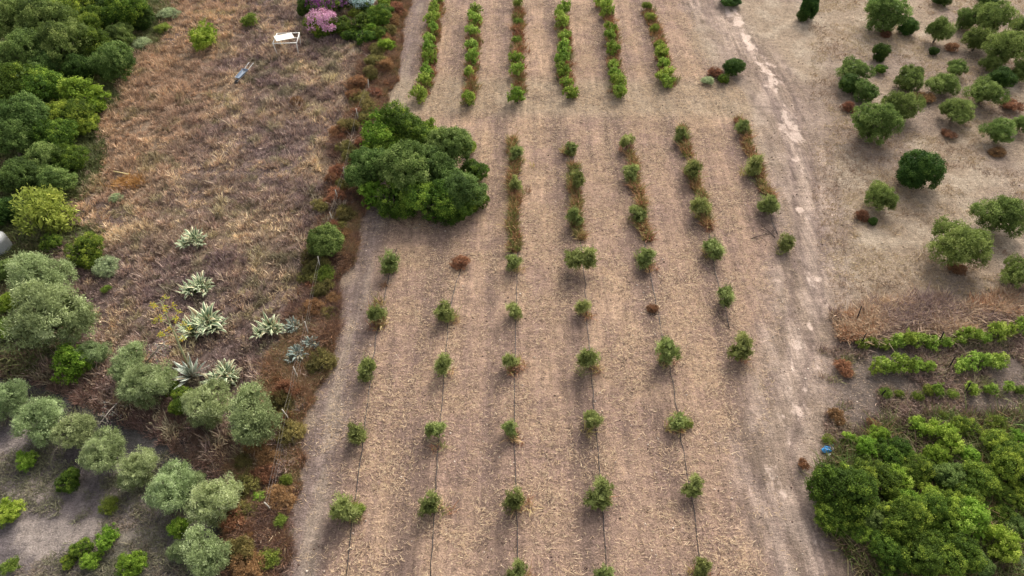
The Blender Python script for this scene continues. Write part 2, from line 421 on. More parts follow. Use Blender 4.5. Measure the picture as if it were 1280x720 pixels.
kind('sapling', (78, 84, 44), (124, 132, 74), (180, 184, 122), 8, hc=.92, lobes=6, puffs=44, rp=.24, nl=42, L=.21, W=.045, asp=1.0, spread=.72, inner=120, spiky=1.1, jag=.42, trunk=dict(rad=.045, limbs=5))
kind('olive', (88, 98, 62), (136, 148, 100), (196, 204, 156), 4, hc=1.05, lobes=10, puffs=190, rp=.17, nl=85, L=.085, W=.024, asp=.88, spread=.72, inner=400, spiky=.8, jag=.34, trunk=dict(rad=.075))
kind('greenolive', (64, 78, 36), (100, 116, 58), (150, 162, 94), 4, hc=.92, lobes=9, puffs=180, rp=.16, nl=85, L=.085, W=.028, asp=.78, spread=.72, inner=400, spiky=.8, jag=.3, trunk=dict(rad=.07))
kind('mastic', (40, 56, 18), (78, 100, 34), (156, 170, 66), 4, hc=.75, lobes=10, puffs=210, rp=.15, nl=95, L=.058, W=.032, asp=.85, spread=.72, inner=800, jag=.24, trunk=dict(rad=.06, multi=2))
kind('oak', (54, 68, 32), (88, 106, 50), (150, 162, 94), 4, hc=.9, lobes=11, puffs=230, rp=.15, nl=90, L=.06, W=.032, asp=.8, spread=.62, inner=900, jag=.17, trunk=dict(rad=.08))
kind('bright', (66, 90, 26), (116, 140, 46), (182, 194, 92), 4, hc=.78, lobes=8, puffs=85, rp=.18, nl=75, L=.1, W=.045, asp=.85, spread=.72, inner=300, jag=.38, trunk=dict(rad=.05, multi=2), transl=.35)
kind('vine', (78, 96, 34), (124, 144, 58), (186, 196, 104), 6, hc=.85, lobes=7, puffs=44, rp=.22, nl=36, L=.15, W=.11, asp=.8, spread=.8, inner=60, jag=.45, trunk=dict(rad=.06, limbs=4), transl=.35)
kind('pale', (104, 116, 86), (146, 158, 116), (190, 198, 156), 2, hc=.6, lobes=6, puffs=90, rp=.18, nl=50, L=.1, W=.03, asp=.7, spread=.6, inner=200, jag=.3, spiky=.8, trunk=dict(rad=.04, multi=2))
kind('darktree', (36, 52, 20), (58, 80, 32), (104, 124, 56), 3, hc=.72, lobes=8, puffs=240, rp=.16, nl=90, L=.065, W=.035, asp=.9, spread=.52, inner=800, jag=.2, trunk=dict(rad=.06))
kind('rust', (88, 64, 46), (134, 98, 70), (178, 138, 100), 3, hc=.55, lobes=6, puffs=80, rp=.2, nl=55, L=.13, W=.03, asp=.65, spread=.6, inner=150, jag=.35, spiky=.9, trunk=dict(rad=.035, multi=2))
kind('bramble', (70, 66, 38), (112, 106, 60), (160, 146, 88), 3, hc=.55, lobes=6, puffs=80, rp=.2, nl=55, L=.12, W=.035, asp=.65, spread=.65, inner=150, jag=.35, spiky=.8, trunk=dict(rad=.035, multi=2))
kind('weedy', (72, 86, 34), (112, 126, 52), (166, 174, 86), 3, hc=.6, lobes=5, puffs=55, rp=.24, nl=45, L=.14, W=.05, asp=.75, spread=.6, inner=90, jag=.3, spiky=.6, trunk=dict(rad=.035, multi=2))

NAMES = {}
used = set()
ROT = random.Random(5)
def plant(k, px, py, r, name, label, cat, group=None, asp=1.0, wx=1.0, base=False, lift=1.0):
    """one plant: crown centre seen at (px,py), crown radius r in photo pixels"""
    vs, hc = KIND[k]
    h = 1.0
    for _ in range(4):
        s = r*depth(px, py, h)/FPX; h = s*hc*asp*lift
    if base: h = 0
    x, y = G(px, py, h)
    e = bpy.data.objects.new(name, None); C.objects.link(e); e.empty_display_size = .3
    e.location = (x, y, gz(x, y)); e.rotation_euler = (0, 0, ROT.uniform(0, 2*PI) if wx == 1.0 else 0)
    if k in ('sapling', 'vine'): e.scale = (s*ROT.uniform(.86, 1.12), s*ROT.uniform(.86, 1.12), s*asp*ROT.uniform(.85, 1.25))
    else: e.scale = (s*wx, s, s*asp*lift)
    tag(e, label, cat, group)
    i = ROT.randrange(len(vs))
    c = ob('crown' if cat == 'tree' else 'foliage', vs[i][0], e)
    if wx != 1.0: pass
    t = ob('trunk' if cat == 'tree' else 'stem', vs[i][1], e)
    return e
# ------------------------------------------------------------------ young olives on the mown field
ROWNAMES = ['leftmost', 'second from the left', 'third from the left', 'fourth from the left', 'fifth from the left', 'second from the right', 'rightmost']
SAPL = [
 [(430, 634, 17, 'with yellow weeds at right'), (448, 541, 14, ''), (460, 461, 14, ''), (472, 391, 12, 'narrow'), (487, 328, 13, 'bushy')],
 [(537, 629, 14, ''), (543, 538, 12, ''), (552, 455, 13, 'over straw grass'), (557, 388, 14, 'round')],
 [(645, 716, 12, 'cut by photo edge'), (643, 623, 14, ''), (638, 535, 11, ''), (639, 450, 10, 'small'), (641, 387, 11, ''), (643, 328, 11, ''), (645, 231, 8, 'thin'), (646, 193, 9, 'slim topmost')],
 [(757, 717, 13, 'cut by photo edge'), (749, 616, 16, 'dense'), (739, 525, 12, ''), (736, 448, 15, 'broad and open'), (729, 382, 10, 'slim'), (725, 325, 15, ''), (720, 272, 10, ''), (720, 226, 11, ''), (713, 184, 8, 'tiny topmost')],
 [(848, 524, 12, 'with yellow weed'), (831, 441, 16, 'broad'), (810, 321, 14, ''), (797, 265, 10, ''), (791, 215, 11, ''), (784, 176, 8, 'tiny topmost')],
 [(880, 710, 14, 'near photo edge'), (866, 607, 13, 'over rusty grass'), (925, 435, 14, 'over reddish grass'), (908, 369, 12, ''), (893, 309, 13, ''), (876, 258, 12, ''), (863, 211, 12, ''), (853, 167, 9, 'slim topmost')],
 [(982, 300, 11, 'small'), (961, 252, 14, 'dense'), (941, 206, 13, ''), (928, 156, 9, 'yellowish topmost')],
]
ORD = ['bottom', 'second from the bottom', 'third from the bottom', 'fourth from the bottom', 'fifth from the bottom', 'sixth from the bottom', 'seventh from the bottom', 'eighth from the bottom', 'ninth from the bottom']
for ri, row in enumerate(SAPL):
    for k, (px, py, r, look) in enumerate(row):
        lab = 'young olive%s, %s in the %s sapling row' % ((', '+look) if look else '', ORD[k], ROWNAMES[ri])
        words = lab.split()
        if len(words) > 16: lab = 'young olive %s, %s of %s row' % (' '.join(look.split(',')[0].split()[:6]), ORD[k], ROWNAMES[ri])
        asp = 1.0 if r > 10 else 1.15
        plant('sapling', px, py+1, r*1.06, 'young_olive_tree', lab, 'tree', 'young olive trees planted in rows on the mown field', asp=asp)
# ------------------------------------------------------------------ grapevines of the upper block
VROW = [
 [(524, 117, 13), (530, 100, 10), (534, 90, 10), (535, 72, 11), (537, 60, 10), (538, 47, 10), (540, 36, 9), (541, 24, 10), (544, 10, 9), (546, -2, 9)],
 [(584, 126, 10), (586, 90, 8), (590, 70, 11), (590, 56, 9), (591, 38, 9), (592, 24, 9), (593, 12, 9)],
 [(647, 121, 12), (647, 89, 10), (645, 73, 9), (646, 50, 7), (647, 27, 7), (647, 6, 8)],
 [(713, 117, 9), (709, 104, 8), (705, 88, 11), (705, 72, 12), (705, 60, 10), (704, 44, 9), (702, 25, 11), (701, 15, 11)],
 [(772, 114, 10), (771, 102, 11), (770, 92, 10), (766, 80, 8), (765, 62, 10), (764, 44, 9), (763, 35, 8), (757, 12, 11), (753, 2, 9)],
 [(835, 103, 10), (832, 92, 11), (830, 82, 9), (826, 66, 10), (824, 56, 8), (819, 36, 8), (812, 22, 8), (809, 8, 8)],
]
VN = ['leftmost', 'second from left', 'third from left', 'fourth from left', 'fifth from left', 'rightmost']
ORDN = ['nearest', 'second nearest', 'third nearest', 'fourth nearest', 'fifth nearest', 'sixth nearest', 'seventh nearest', 'eighth nearest', 'ninth nearest', 'tenth nearest']
for ri, row in enumerate(VROW):
    for k, (px, py, r) in enumerate(row):
        look = 'large leafy' if r >= 11 else ('thin' if r <= 7 else 'leafy')
        lab = '%s vine, %s in the %s row of the upper vineyard block' % (look, ORDN[k], VN[ri])
        plant('vine' if not (ri in (2, 5) and r < 9) else 'weedy', px, py, r*.88, 'grapevine', lab, 'vine', 'grapevines of the upper vineyard block', asp=1.15)
for (px, py, r) in [(524, 117, 0)]: pass
# ------------------------------------------------------------------ grapevines of the right block
RV = [
 ('upper', [(1079, 431, 9, 'w'), (1092, 429, 9, 'w'), (1107, 431, 9, 'w'), (1121, 427, 10, 'v'), (1136, 426, 11, 'v'), (1151, 425, 12, 'v'), (1167, 428, 11, 'v'), (1183, 428, 10, 'v'), (1197, 423, 10, 'v'), (1212, 421, 11, 'v'), (1228, 421, 10, 'v'), (1246, 415, 13, 'b'), (1262, 415, 12, 'b'), (1277, 411, 11, 'v')]),
 ('middle', [(1093, 461, 9, 'v'), (1106, 456, 11, 'b'), (1120, 456, 12, 'v'), (1133, 458, 11, 'v'), (1147, 456, 10, 'v'), (1162, 458, 9, 'v'), (1202, 457, 10, 'b'), (1214, 451, 12, 'b'), (1228, 449, 12, 'v'), (1241, 450, 12, 'b'), (1252, 447, 10, 'v')]),
 ('lower', [(1108, 491, 9, 'w'), (1125, 492, 7, 'w'), (1147, 494, 8, 'w'), (1159, 488, 9, 'w'), (1172, 489, 9, 'v'), (1190, 492, 8, 'w'), (1213, 488, 9, 'v'), (1238, 487, 8, 'v'), (1259, 482, 9, 'v'), (1275, 488, 8, 'w')]),
]
ORL = ['leftmost', 'second from left', 'third from left', 'fourth from left', 'fifth from left', 'sixth from left', 'seventh from left', 'eighth from left', 'ninth from left', 'tenth from left', 'eleventh from left', 'twelfth from left', 'thirteenth from left', 'fourteenth from left']
for nm, row in RV:
    for k, (px, py, r, q) in enumerate(row):
        lab = '%s vine, %s in the %s vine row at right' % ({'v': 'leafy light green', 'w': 'sparse yellowing', 'b': 'tall bright green'}[q], ORL[k], nm)
        plant({'v': 'vine', 'w': 'weedy', 'b': 'vine'}[q], px, py, r*.92, 'grapevine', lab, 'vine', 'grapevines of the short rows at right', asp=1.1)

# ------------------------------------------------------------------ trees and shrubs, one by one
TR = [
 # big clump in the middle
 ('bright', 470, 172, 30, 'bright green shrub, leftmost top of the big thicket beside the field', 1.0),
 ('mastic', 505, 163, 31, 'dark green bush forming the top of the big thicket beside the field', 1.1),
 ('mastic', 540, 178, 26, 'leafy bush at the back of the big thicket, facing the vines', 1.0),
 ('oak', 562, 188, 33, 'rounded grey green oak at the back right of the big thicket', 1.1),
 ('oak', 462, 212, 32, 'grey green oak on the left flank of the big thicket', 1.2),
 ('oak', 508, 216, 38, 'tallest oak, in the middle of the big thicket beside the field', 1.2),
 ('mastic', 491, 248, 31, 'dark green bush at the lower left foot of the big thicket', 1.0),
 ('mastic', 540, 250, 32, 'dark green bush at the lower middle foot of the big thicket', 1.0),
 ('oak', 574, 236, 33, 'rounded oak on the right side of the big thicket', 1.0),
 ('mastic', 566, 258, 25, 'low dark bush at the lower right foot of the big thicket', .9),
 ('mastic', 592, 215, 19, 'small dark bush on the right rim of the big thicket', .9),
 ('bright', 588, 184, 10, 'small vivid green sapling sticking out right of the big thicket', 1.0),
 ('oak', 540, 212, 32, 'broad grey green oak in the centre right of the big thicket', 1.1),
 ('mastic', 585, 252, 20, 'dark bush filling the lower right rim of the big thicket', .9),
 ('mastic', 480, 190, 24, 'dark bush between the vivid leftmost shrub and the tallest oak', 1.1),
 ('bright', 532, 162, 14, 'yellow green treetop at the back of the big thicket', 1.0),
 ('bright', 468, 244, 17, 'vivid green bush at the left foot of the big thicket', 1.1),
 ('bright', 542, 226, 14, 'yellow green shoot between the two big oaks of the thicket', 1.3),
 ('mastic', 596, 250, 14, 'low yellowish bush at the far right foot of the big thicket', .9),
 ('oak', 408, 303, 27, 'grey green round shrub on the hedge line below the big thicket', .95),
 # forest, upper left
 ('oak', 18, 22, 36, 'olive green tree in the upper left corner of the photo', 1.1),
 ('oak', 60, 30, 34, 'olive green woodland tree right of the upper left corner tree', 1.1),
 ('mastic', 92, 12, 27, 'bright crowned woodland tree at the upper edge, above the dark gap', 1.1),
 ('bright', 66, 4, 16, 'bright green treetop on the upper edge of the photo in the woodland', 1.0),
 ('mastic', 115, 30, 22, 'small woodland tree left of the dark tree by the meadow top', 1.0),
 ('darktree', 132, 8, 20, 'dark crown cut by the upper edge, above the woodland gap', 1.0),
 ('mastic', 160, 14, 26, 'dark green tree at the top corner where woodland meets meadow', 1.2),
 ('darktree', 178, 22, 19, 'darkest rounded tree at the upper tip of the meadow', 1.1),
 ('oak', 152, 44, 18, 'small dull green tree below the dark trees at the meadow top', 1.0),
 ('oak', 30, 66, 36, 'large grey green oak in the left woodland, second tree down the edge', 1.1),
 ('oak', 85, 58, 32, 'olive green oak in the middle of the upper woodland', 1.2),
 ('mastic', 113, 62, 25, 'bright green topped tree in the woodland above the dark hollow', 1.1),
 ('oak', 140, 76, 29, 'woodland tree bulging furthest right into the dry meadow', 1.1),
 ('darktree', 100, 88, 24, 'very dark tree in the shaded hollow of the woodland', .9),
 ('oak', 55, 86, 26, 'grey green oak left of the dark woodland hollow', 1.0),
 ('oak', 12, 88, 25, 'grey oak on the left edge of the photo, in the woodland', 1.0),
 ('mastic', 20, 118, 32, 'bright green woodland tree on the left photo edge', 1.1),
 ('mastic', 52, 112, 26, 'light green woodland tree left of the round bright bush', 1.1),
 ('bright', 102, 122, 27, 'round bright green bush at the right edge of the woodland', .95),
 ('mastic', 88, 146, 26, 'yellow green bush below the round bright bush', 1.0),
 ('oak', 36, 148, 32, 'pale topped oak in the left woodland below the bright tree', 1.1),
 ('mastic', 70, 172, 26, 'mid green woodland tree with a vivid top', 1.0),
 ('mastic', 108, 158, 17, 'small bright bush where woodland meets orange grass', .9),
 ('oak', 14, 176, 30, 'olive green oak on the left edge, halfway down the woodland', 1.1),
 ('oak', 50, 200, 27, 'dull green oak at the lower part of the woodland', 1.0),
 ('mastic', 88, 200, 22, 'dark green bush at the lower right of the woodland', 1.0),
 ('oak', 20, 220, 30, 'dark green oak on the left edge above the feathery yellow tree', 1.0),
 ('oak', 68, 224, 25, 'grey green bush just above the feathery yellow green tree', .9),
 ('weedy', 50, 268, 37, 'feathery yellow green tree at the lower end of the woodland', 1.1),
 ('darktree', 10, 262, 22, 'dark tree on the left edge above the white tank', 1.0),
 ('mastic', 100, 314, 26, 'dense yellow green bush at the meadow edge above the silver olive', .9),
 ('mastic', 62, 300, 16, 'low green shrub between the feathery tree and the dense bush', .8),
 ('oak', 8, 338, 20, 'dull green bush on the left edge below the white tank', .8),
 # meadow and its lower edge
 ('bright', 252, 47, 20, 'bright green shrub standing alone in the upper dry meadow', .95),
 ('weedy', 312, 27, 11, 'small yellowish shrub near the top of the dry meadow', 1.0),
 ('weedy', 203, 36, 11, 'low yellow green weed patch below the darkest meadow tree', .6),
 ('pale', 148, 247, 9, 'small bluish grey shrub beside the fallen pole', .9),
 ('pale', 134, 334, 18, 'pale grey green shrub right of the dense yellow green bush', .8),
 ('weedy', 134, 362, 7, 'tiny yellow green plant in the meadow beside the silver olive', .9),
 ('olive', 54, 346, 36, 'silvery olive tree, upper of the two large ones at left', 1.1),
 ('olive', 60, 396, 46, 'largest silvery olive tree, at the left above the path', 1.1),
 ('olive', 117, 443, 19, 'small grey olive right of the bright green lime bush', 1.0),
 ('bright', 85, 452, 25, 'bright green bush below the largest silver olive', 1.0),
 ('bright', 8, 378, 14, 'spiky bright green bush on the left edge beside the silver olive', .9),
 ('bright', 10, 408, 15, 'spiky bright green bush on the left edge, lower of two', .9),
 ('olive', 158, 452, 26, 'light green olive tree behind the round one near the agaves', 1.0),
 ('olive', 186, 480, 31, 'round light green olive tree beside the dead flower stalks', 1.0),
 ('mastic', 228, 500, 17, 'small green bush between the round olive and the big olive', .9),
 ('mastic', 210, 484, 12, 'low dark bush at the right foot of the round olive', .8),
 ('olive', 262, 508, 30, 'left half of the big pale olive pair below the agaves', 1.0),
 ('olive', 308, 520, 38, 'big pale olive tree next to the hedge, below the agaves', 1.1),
 ('mastic', 240, 366, 6, 'tiny green plant above the large agave', 1.0),
 # lower left grove
 ('olive', 12, 500, 25, 'pale olive at the left edge, start of the lower left row', 1.0),
 ('olive', 50, 528, 30, 'grey olive tree, second in the lower left row from the path', 1.0),
 ('olive', 92, 540, 24, 'grey olive tree, third in the lower left row', 1.0),
 ('olive', 126, 566, 28, 'tall grey olive, fourth in the lower left row', 1.05),
 ('olive', 175, 584, 25, 'light olive tree, fifth in the lower left row', 1.0),
 ('olive', 212, 612, 31, 'broad olive tree, sixth in the lower left row', 1.05),
 ('olive', 241, 598, 15, 'small olive squeezed behind the broad sixth tree of the row', 1.0),
 ('olive', 272, 627, 31, 'rounded pale olive beside the hedge, lower left', 1.15),
 ('olive', 250, 694, 32, 'pale olive tree at the lower end of the left row', 1.15),
 ('olive', 226, 690, 14, 'small dark olive touching the lowest olive of the row', 1.0),
 ('bright', 29, 577, 13, 'small round vivid green citrus tree with a dark shadow', 1.0),
 ('mastic', 81, 602, 17, 'dull green shrub right of the round citrus tree', .8),
 ('bright', 6, 640, 17, 'light green shrub on the left edge in the grove', .8),
 ('weedy', 134, 632, 13, 'thin half dead shrub in the middle of the grove', .7),
 ('bright', 225, 660, 13, 'small vivid green bush below the broad olive', 1.1),
 ('mastic', 104, 684, 14, 'left bush of the three small shrubs near the lower edge', .9),
 ('bright', 133, 672, 15, 'middle, tallest bush of the three small shrubs near the lower edge', 1.2),
 ('bright', 117, 702, 13, 'lowest bush of the three small shrubs, yellow green', .8),
 ('mastic', 85, 702, 9, 'low weed left of the three small shrubs', .7),
 ('bright', 160, 708, 19, 'round vivid green bush at the lower edge of the grove', .9),
 ('weedy', 12, 708, 13, 'sparse pale bush in the lower left corner', .8),
 # top shrubs by the oleanders
 ('darktree', 380, 10, 11, 'dark upright bush left of the purple oleander', 1.2),
 ('mastic', 425, 33, 15, 'green shrub right of the pink oleander', .9),
 ('mastic', 450, 30, 17, 'yellow green shrub below the white oleander', .9),
 ('mastic', 476, 20, 19, 'shrub beside the lane at the top of the hedge', .9),
 ('mastic', 455, 46, 14, 'low green shrub at the lower end of the shrub band', .8),
 ('bright', 484, 58, 11, 'small bright shrub on the hedge line beside the lane', 1.1),
 ('mastic', 438, 44, 10, 'low green shrub under the yellow green one at the top shrub band', .8),
 ('bright', 464, 36, 11, 'light green shrub in the middle of the top shrub band', .9),
 ('mastic', 474, 42, 12, 'dull green shrub above the small bright one on the hedge line', .9),
 ('weedy', 446, 16, 11, 'yellowish shrub right below the white oleander', .8),
 ('bright', 478, 4, 10, 'green shrub cut by the upper edge at the hedge top', .9),
 ('pale', 216, 18, 14, 'grey green scrub at the upper tip of the meadow beside the dark trees', .6),
 ('pale', 176, 54, 13, 'grey green scrub at the woodland edge below the dark trees', .6),
 ('rust', 496, 12, 13, 'round rusty brown bush beside the lane at the top', 1.0),
 ('rust', 372, 128, 11, 'round brown dry bush in the meadow left of the big thicket', .9),
 # centre right bush
 ('darktree', 917, 85, 15, 'umbrella shaped dark green tree between field and track', .9),
 ('mastic', 906, 98, 9, 'low green bush under the umbrella shaped tree by the track', .9),
 ('rust', 893, 90, 10, 'rusty dry bush left of the umbrella shaped tree', .9),
 ('pale', 884, 101, 9, 'grey heap of dry twigs left of the umbrella shaped tree', .7),
 # right grove
 ('darktree', 1012, 10, 14, 'tall dark slender tree at the top, standing alone by the track', 1.5),
 ('darktree', 1003, 20, 8, 'low dark bush leaning on the slender tree at the top', 1.0),
 ('greenolive', 1108, 15, 27, 'large olive at the upper edge, left of a dark shrub', 1.0),
 ('darktree', 1134, 32, 14, 'dark shrub at the foot of the large upper olive', .9),
 ('greenolive', 1175, 36, 15, 'slim upright olive with rusty weeds under it', 1.4),
 ('darktree', 1168, 65, 7, 'small dark bush under the slim upright olive', .9),
 ('greenolive', 1208, 24, 14, 'small olive left of the top right group', 1.1),
 ('greenolive', 1242, 22, 23, 'big olive of the top right group', 1.1),
 ('greenolive', 1224, 48, 18, 'olive below and left of the big top right olive', 1.1),
 ('greenolive', 1260, 60, 26, 'wide olive on the right side of the top right group', 1.1),
 ('greenolive', 1278, 30, 13, 'olive cut by the right edge in the top right group', 1.0),
 ('darktree', 1178, -1, 12, 'dark bush cut by the upper edge, left of the top right group', .8),
 ('darktree', 1235, 0, 17, 'dark low bush cut by the upper edge at far right', .6),
 ('darktree', 912, 0, 15, 'dark brown green bush at the upper edge beside the track', .6),
 ('darktree', 1099, 66, 12, 'small dark green tree on a visible stem', 1.15),
 ('mastic', 1101, 87, 8, 'low bush at the foot of the small stemmed tree', .8),
 ('greenolive', 1067, 87, 20, 'flat topped olive, upper left of the track side group', .8),
 ('darktree', 1062, 106, 16, 'dark bushy tree in the track side group', .9),
 ('greenolive', 1082, 115, 17, 'dull olive between the dark bushy tree and the large one', .9),
 ('greenolive', 1096, 152, 29, 'largest olive of the track side group', 1.05),
 ('greenolive', 1127, 132, 24, 'olive right behind the largest olive of the track side group', 1.0),
 ('greenolive', 1139, 97, 21, 'wide light green olive, left of a touching pair', .9),
 ('greenolive', 1180, 104, 20, 'flat olive, right of a touching pair', .8),
 ('greenolive', 1195, 85, 13, 'small grey olive above the flat one', 1.0),
 ('greenolive', 1237, 80, 12, 'small pale olive below the wide top right olive', 1.0),
 ('darktree', 1252, 98, 18, 'glossy dark tree among the right edge olives', .9),
 ('greenolive', 1276, 88, 14, 'olive on the right edge behind the glossy dark tree', 1.1),
 ('greenolive', 1231, 115, 22, 'light green olive left of the glossy dark tree', .9),
 ('greenolive', 1195, 140, 21, 'umbrella shaped olive with a visible stem', .75),
 ('greenolive', 1250, 164, 19, 'round olive near the right edge below the glossy dark tree', .95),
 ('greenolive', 1276, 156, 12, 'olive on the right edge beside the round one', 1.0),
 ('darktree', 1150, 212, 29, 'dense dark green glossy tree alone on bare ground', 1.05),
 ('greenolive', 1104, 244, 20, 'small round olive with a rusty bush at its left foot', 1.1),
 ('greenolive', 1200, 306, 36, 'broad olive left of the pair at right', .95),
 ('greenolive', 1254, 266, 31, 'broad olive, upper right of the pair at right', 1.0),
 ('greenolive', 1274, 342, 23, 'olive cut by the right edge above the vine rows', 1.0),
 ('rust', 1080, 268, 11, 'rusty dry bush left of the small round olive', .9),
 ('darktree', 1091, 276, 7, 'tiny dark bush under the small round olive', .8),
 ('rust', 1155, 122, 13, 'rusty brown bush between the touching olive pair', .8),
 ('rust', 1062, 134, 11, 'brown dry bush left of the largest track side olive', .8),
 ('rust', 1186, 168, 10, 'dark brown dry bush below the umbrella shaped olive', .6),
 ('rust', 1247, 190, 12, 'brown dry bush below the round right edge olive', .6),
 ('rust', 1190, 60, 9, 'rusty bush right of the slim upright olive', .8),
 ('rust', 1265, 132, 14, 'brown dry bush below the glossy dark tree', .7),
 ('rust', 1108, 42, 9, 'dry brown bush below the large upper olive', .7),
 ('rust', 1196, 335, 13, 'dry brown growth at the foot of the broad left olive', .6),
 # thicket lower right
 ('bright', 1062, 548, 9, 'small bright bush at the upper left tip of the lower right thicket', 1.0),
 ('bright', 1100, 542, 14, 'bright green bush above the big round one in the lower right thicket', 1.0),
 ('bright', 1082, 563, 16, 'bright bush between the blue rubbish and the thicket', 1.0),
 ('mastic', 1050, 612, 37, 'big round dark green bush, leftmost in the lower right thicket', 1.0),
 ('mastic', 1046, 642, 28, 'lower half bush below the leftmost round bush, beside the track', .8),
 ('weedy', 1066, 622, 15, 'yellow green shrub on the right of the leftmost round bush', .9),
 ('mastic', 1092, 600, 27, 'dark green bush second from left in the thicket', .9),
 ('oak', 1088, 640, 25, 'dull green bush under the second thicket bush', .7),
 ('bright', 1117, 596, 19, 'vivid bush in the upper middle of the thicket', 1.0),
 ('mastic', 1118, 566, 20, 'olive coloured bush in the upper left of the thicket', .9),
 ('bright', 1150, 535, 14, 'vivid bush at the upper edge of the thicket under the yellow tips', .9),
 ('weedy', 1178, 520, 8, 'yellow topped weed at the upper rim of the thicket', 1.2),
 ('bright', 1180, 545, 22, 'wide bright green bush at the thicket upper edge', .9),
 ('mastic', 1212, 535, 19, 'olive green bush right of the wide bright bush', .9),
 ('weedy', 1243, 532, 15, 'sparse yellowish bush at the thicket upper right', .9),
 ('bright', 1213, 568, 16, 'round vivid bush beside the grey twigs in the thicket', .9),
 ('pale', 1234, 553, 13, 'grey leafless twiggy shrub in the thicket', .9),
 ('mastic', 1268, 585, 27, 'dark tree at the right edge of the thicket', 1.2),
 ('bright', 1166, 572, 18, 'light green bush in the middle top of the thicket', 1.0),
 ('mastic', 1142, 590, 22, 'green bush in the middle of the thicket, above the round vivid one', .9),
 ('oak', 1190, 595, 24, 'grey green bush in the centre of the thicket', .9),
 ('mastic', 1224, 603, 27, 'broad olive green bush below the round vivid one', .9),
 ('bright', 1160, 616, 13, 'small round vivid green bush in the thicket centre', 1.1),
 ('mastic', 1128, 655, 30, 'dark green bush in the lower left of the thicket', 1.1),
 ('bright', 1132, 632, 21, 'yellow green topped bush above the lower left dark bush', 1.0),
 ('bright', 1157, 650, 17, 'vivid green topped bush in the thicket bottom half', 1.0),
 ('mastic', 1178, 640, 26, 'mid green bush in the bottom middle of the thicket', 1.1),
 ('bright', 1212, 650, 25, 'brightest broad bush in the lower right of the thicket', 1.2),
 ('bright', 1253, 680, 22, 'round yellow green tree at the lower right of the thicket', 1.2),
 ('mastic', 1252, 640, 17, 'leafy bush between the brightest bush and the right edge', .8),
 ('mastic', 1115, 695, 25, 'dark bush at the bottom edge, leftmost of the thicket bottom', 1.0),
 ('mastic', 1150, 692, 30, 'dark green bush at the bottom edge of the thicket', 1.1),
 ('mastic', 1190, 696, 29, 'green bush at the bottom edge, left of the round yellow one', 1.0),
 ('oak', 1222, 704, 22, 'grey green bush at the bottom edge beside the round yellow tree', .9),
 ('pale', 1273, 708, 13, 'grey twiggy shrub in the lower right corner', .9),
 ('mastic', 1250, 558, 22, 'olive green bush left of the dark tree at the thicket right edge', .9),
 ('bright', 1272, 548, 14, 'light bush on the right photo edge at the thicket top', .9),
 ('mastic', 1200, 625, 22, 'shaded green bush deep in the thicket centre right', .9),
 ('mastic', 1262, 618, 20, 'leafy green bush at the right edge, under the dark tree', .9),
 ('oak', 1275, 660, 18, 'grey green bush at the right edge beside the round yellow tree', .9),
 ('mastic', 1085, 672, 20, 'dark low bush at the thicket left foot near the lower edge', .8),
 ('rust', 1005, 580, 8, 'brown dry weed beside the track left of the thicket', 1.3),
 ('weedy', 1036, 548, 8, 'yellowish weed above the blue rubbish', .8),
 ('rust', 1046, 520, 12, 'rusty dry bush below the vine rows beside the track', .9),
 ('rust', 1062, 563, 8, 'rust red weed right of the blue rubbish', .8),
 ('rust', 1092, 530, 9, 'rust orange bush at the upper left rim of the thicket', .8),
 ('rust', 1055, 460, 13, 'mauve brown dry bush left of the middle vine row', .8),
 ('weedy', 1068, 411, 5, 'tiny yellow weed beside the upper black stake', 1.0),
 # greens inside the hedge
 ('weedy', 408, 345, 14, 'yellowing bramble just below the grey green hedge shrub', .9),
 ('weedy', 393, 462, 11, 'yellow green bramble in the middle of the hedge', .8),
 ('weedy', 384, 445, 9, 'small green bramble in the hedge next to the grey agave', .8),
 ('bright', 326, 622, 10, 'small green shrub low in the hedge beside the olive', .8),
 ('weedy', 357, 600, 9, 'yellow tipped weed on the hedge rim by the lane', 1.2),
 ('weedy', 350, 652, 10, 'yellow green weed on the lower hedge rim', 1.2),
 ('weedy', 335, 700, 14, 'green weedy bush at the lower end of the hedge', 1.0),
 ('pale', 310, 705, 13, 'pale straw coloured bush at the lower end of the hedge', .9),
 ('pale', 365, 540, 8, 'pale grey weed on the hedge rim beside the lane', .9),
 ('rust', 575, 328, 12, 'reddish dry clump on the mown field below the big thicket', .9),
 ('rust', 815, 386, 9, 'dead brown clump replacing a sapling in the fifth row', .7),
 ('weedy', 858, 527, 9, 'yellow weed touching a young olive in the fifth row', .8),
 ('weedy', 447, 637, 10, 'yellow leafed weed beside the lowest leftmost young olive', .9),
]
CATN = {'oak': ('oak_tree', 'tree'), 'mastic': ('mastic_bush', 'bush'), 'bright': ('green_bush', 'bush'), 'olive': ('olive_tree', 'tree'), 'greenolive': ('olive_tree', 'tree'), 'darktree': ('evergreen_tree', 'tree'), 'weedy': ('weed_bush', 'bush'), 'pale': ('pale_shrub', 'shrub'), 'rust': ('dry_bush', 'bush')}
for (k, px, py, r, lab, asp) in TR:
    nm, ct = CATN[k]
    if ' tree' in lab and ct == 'bush' and 'beside' not in lab and 'tree' in lab.split(',')[0].split(' of ')[0]: pass
    plant(k, px, py, r*(.94 if k in ('oak', 'olive', 'greenolive') else .99), nm, lab, ct, asp=asp)

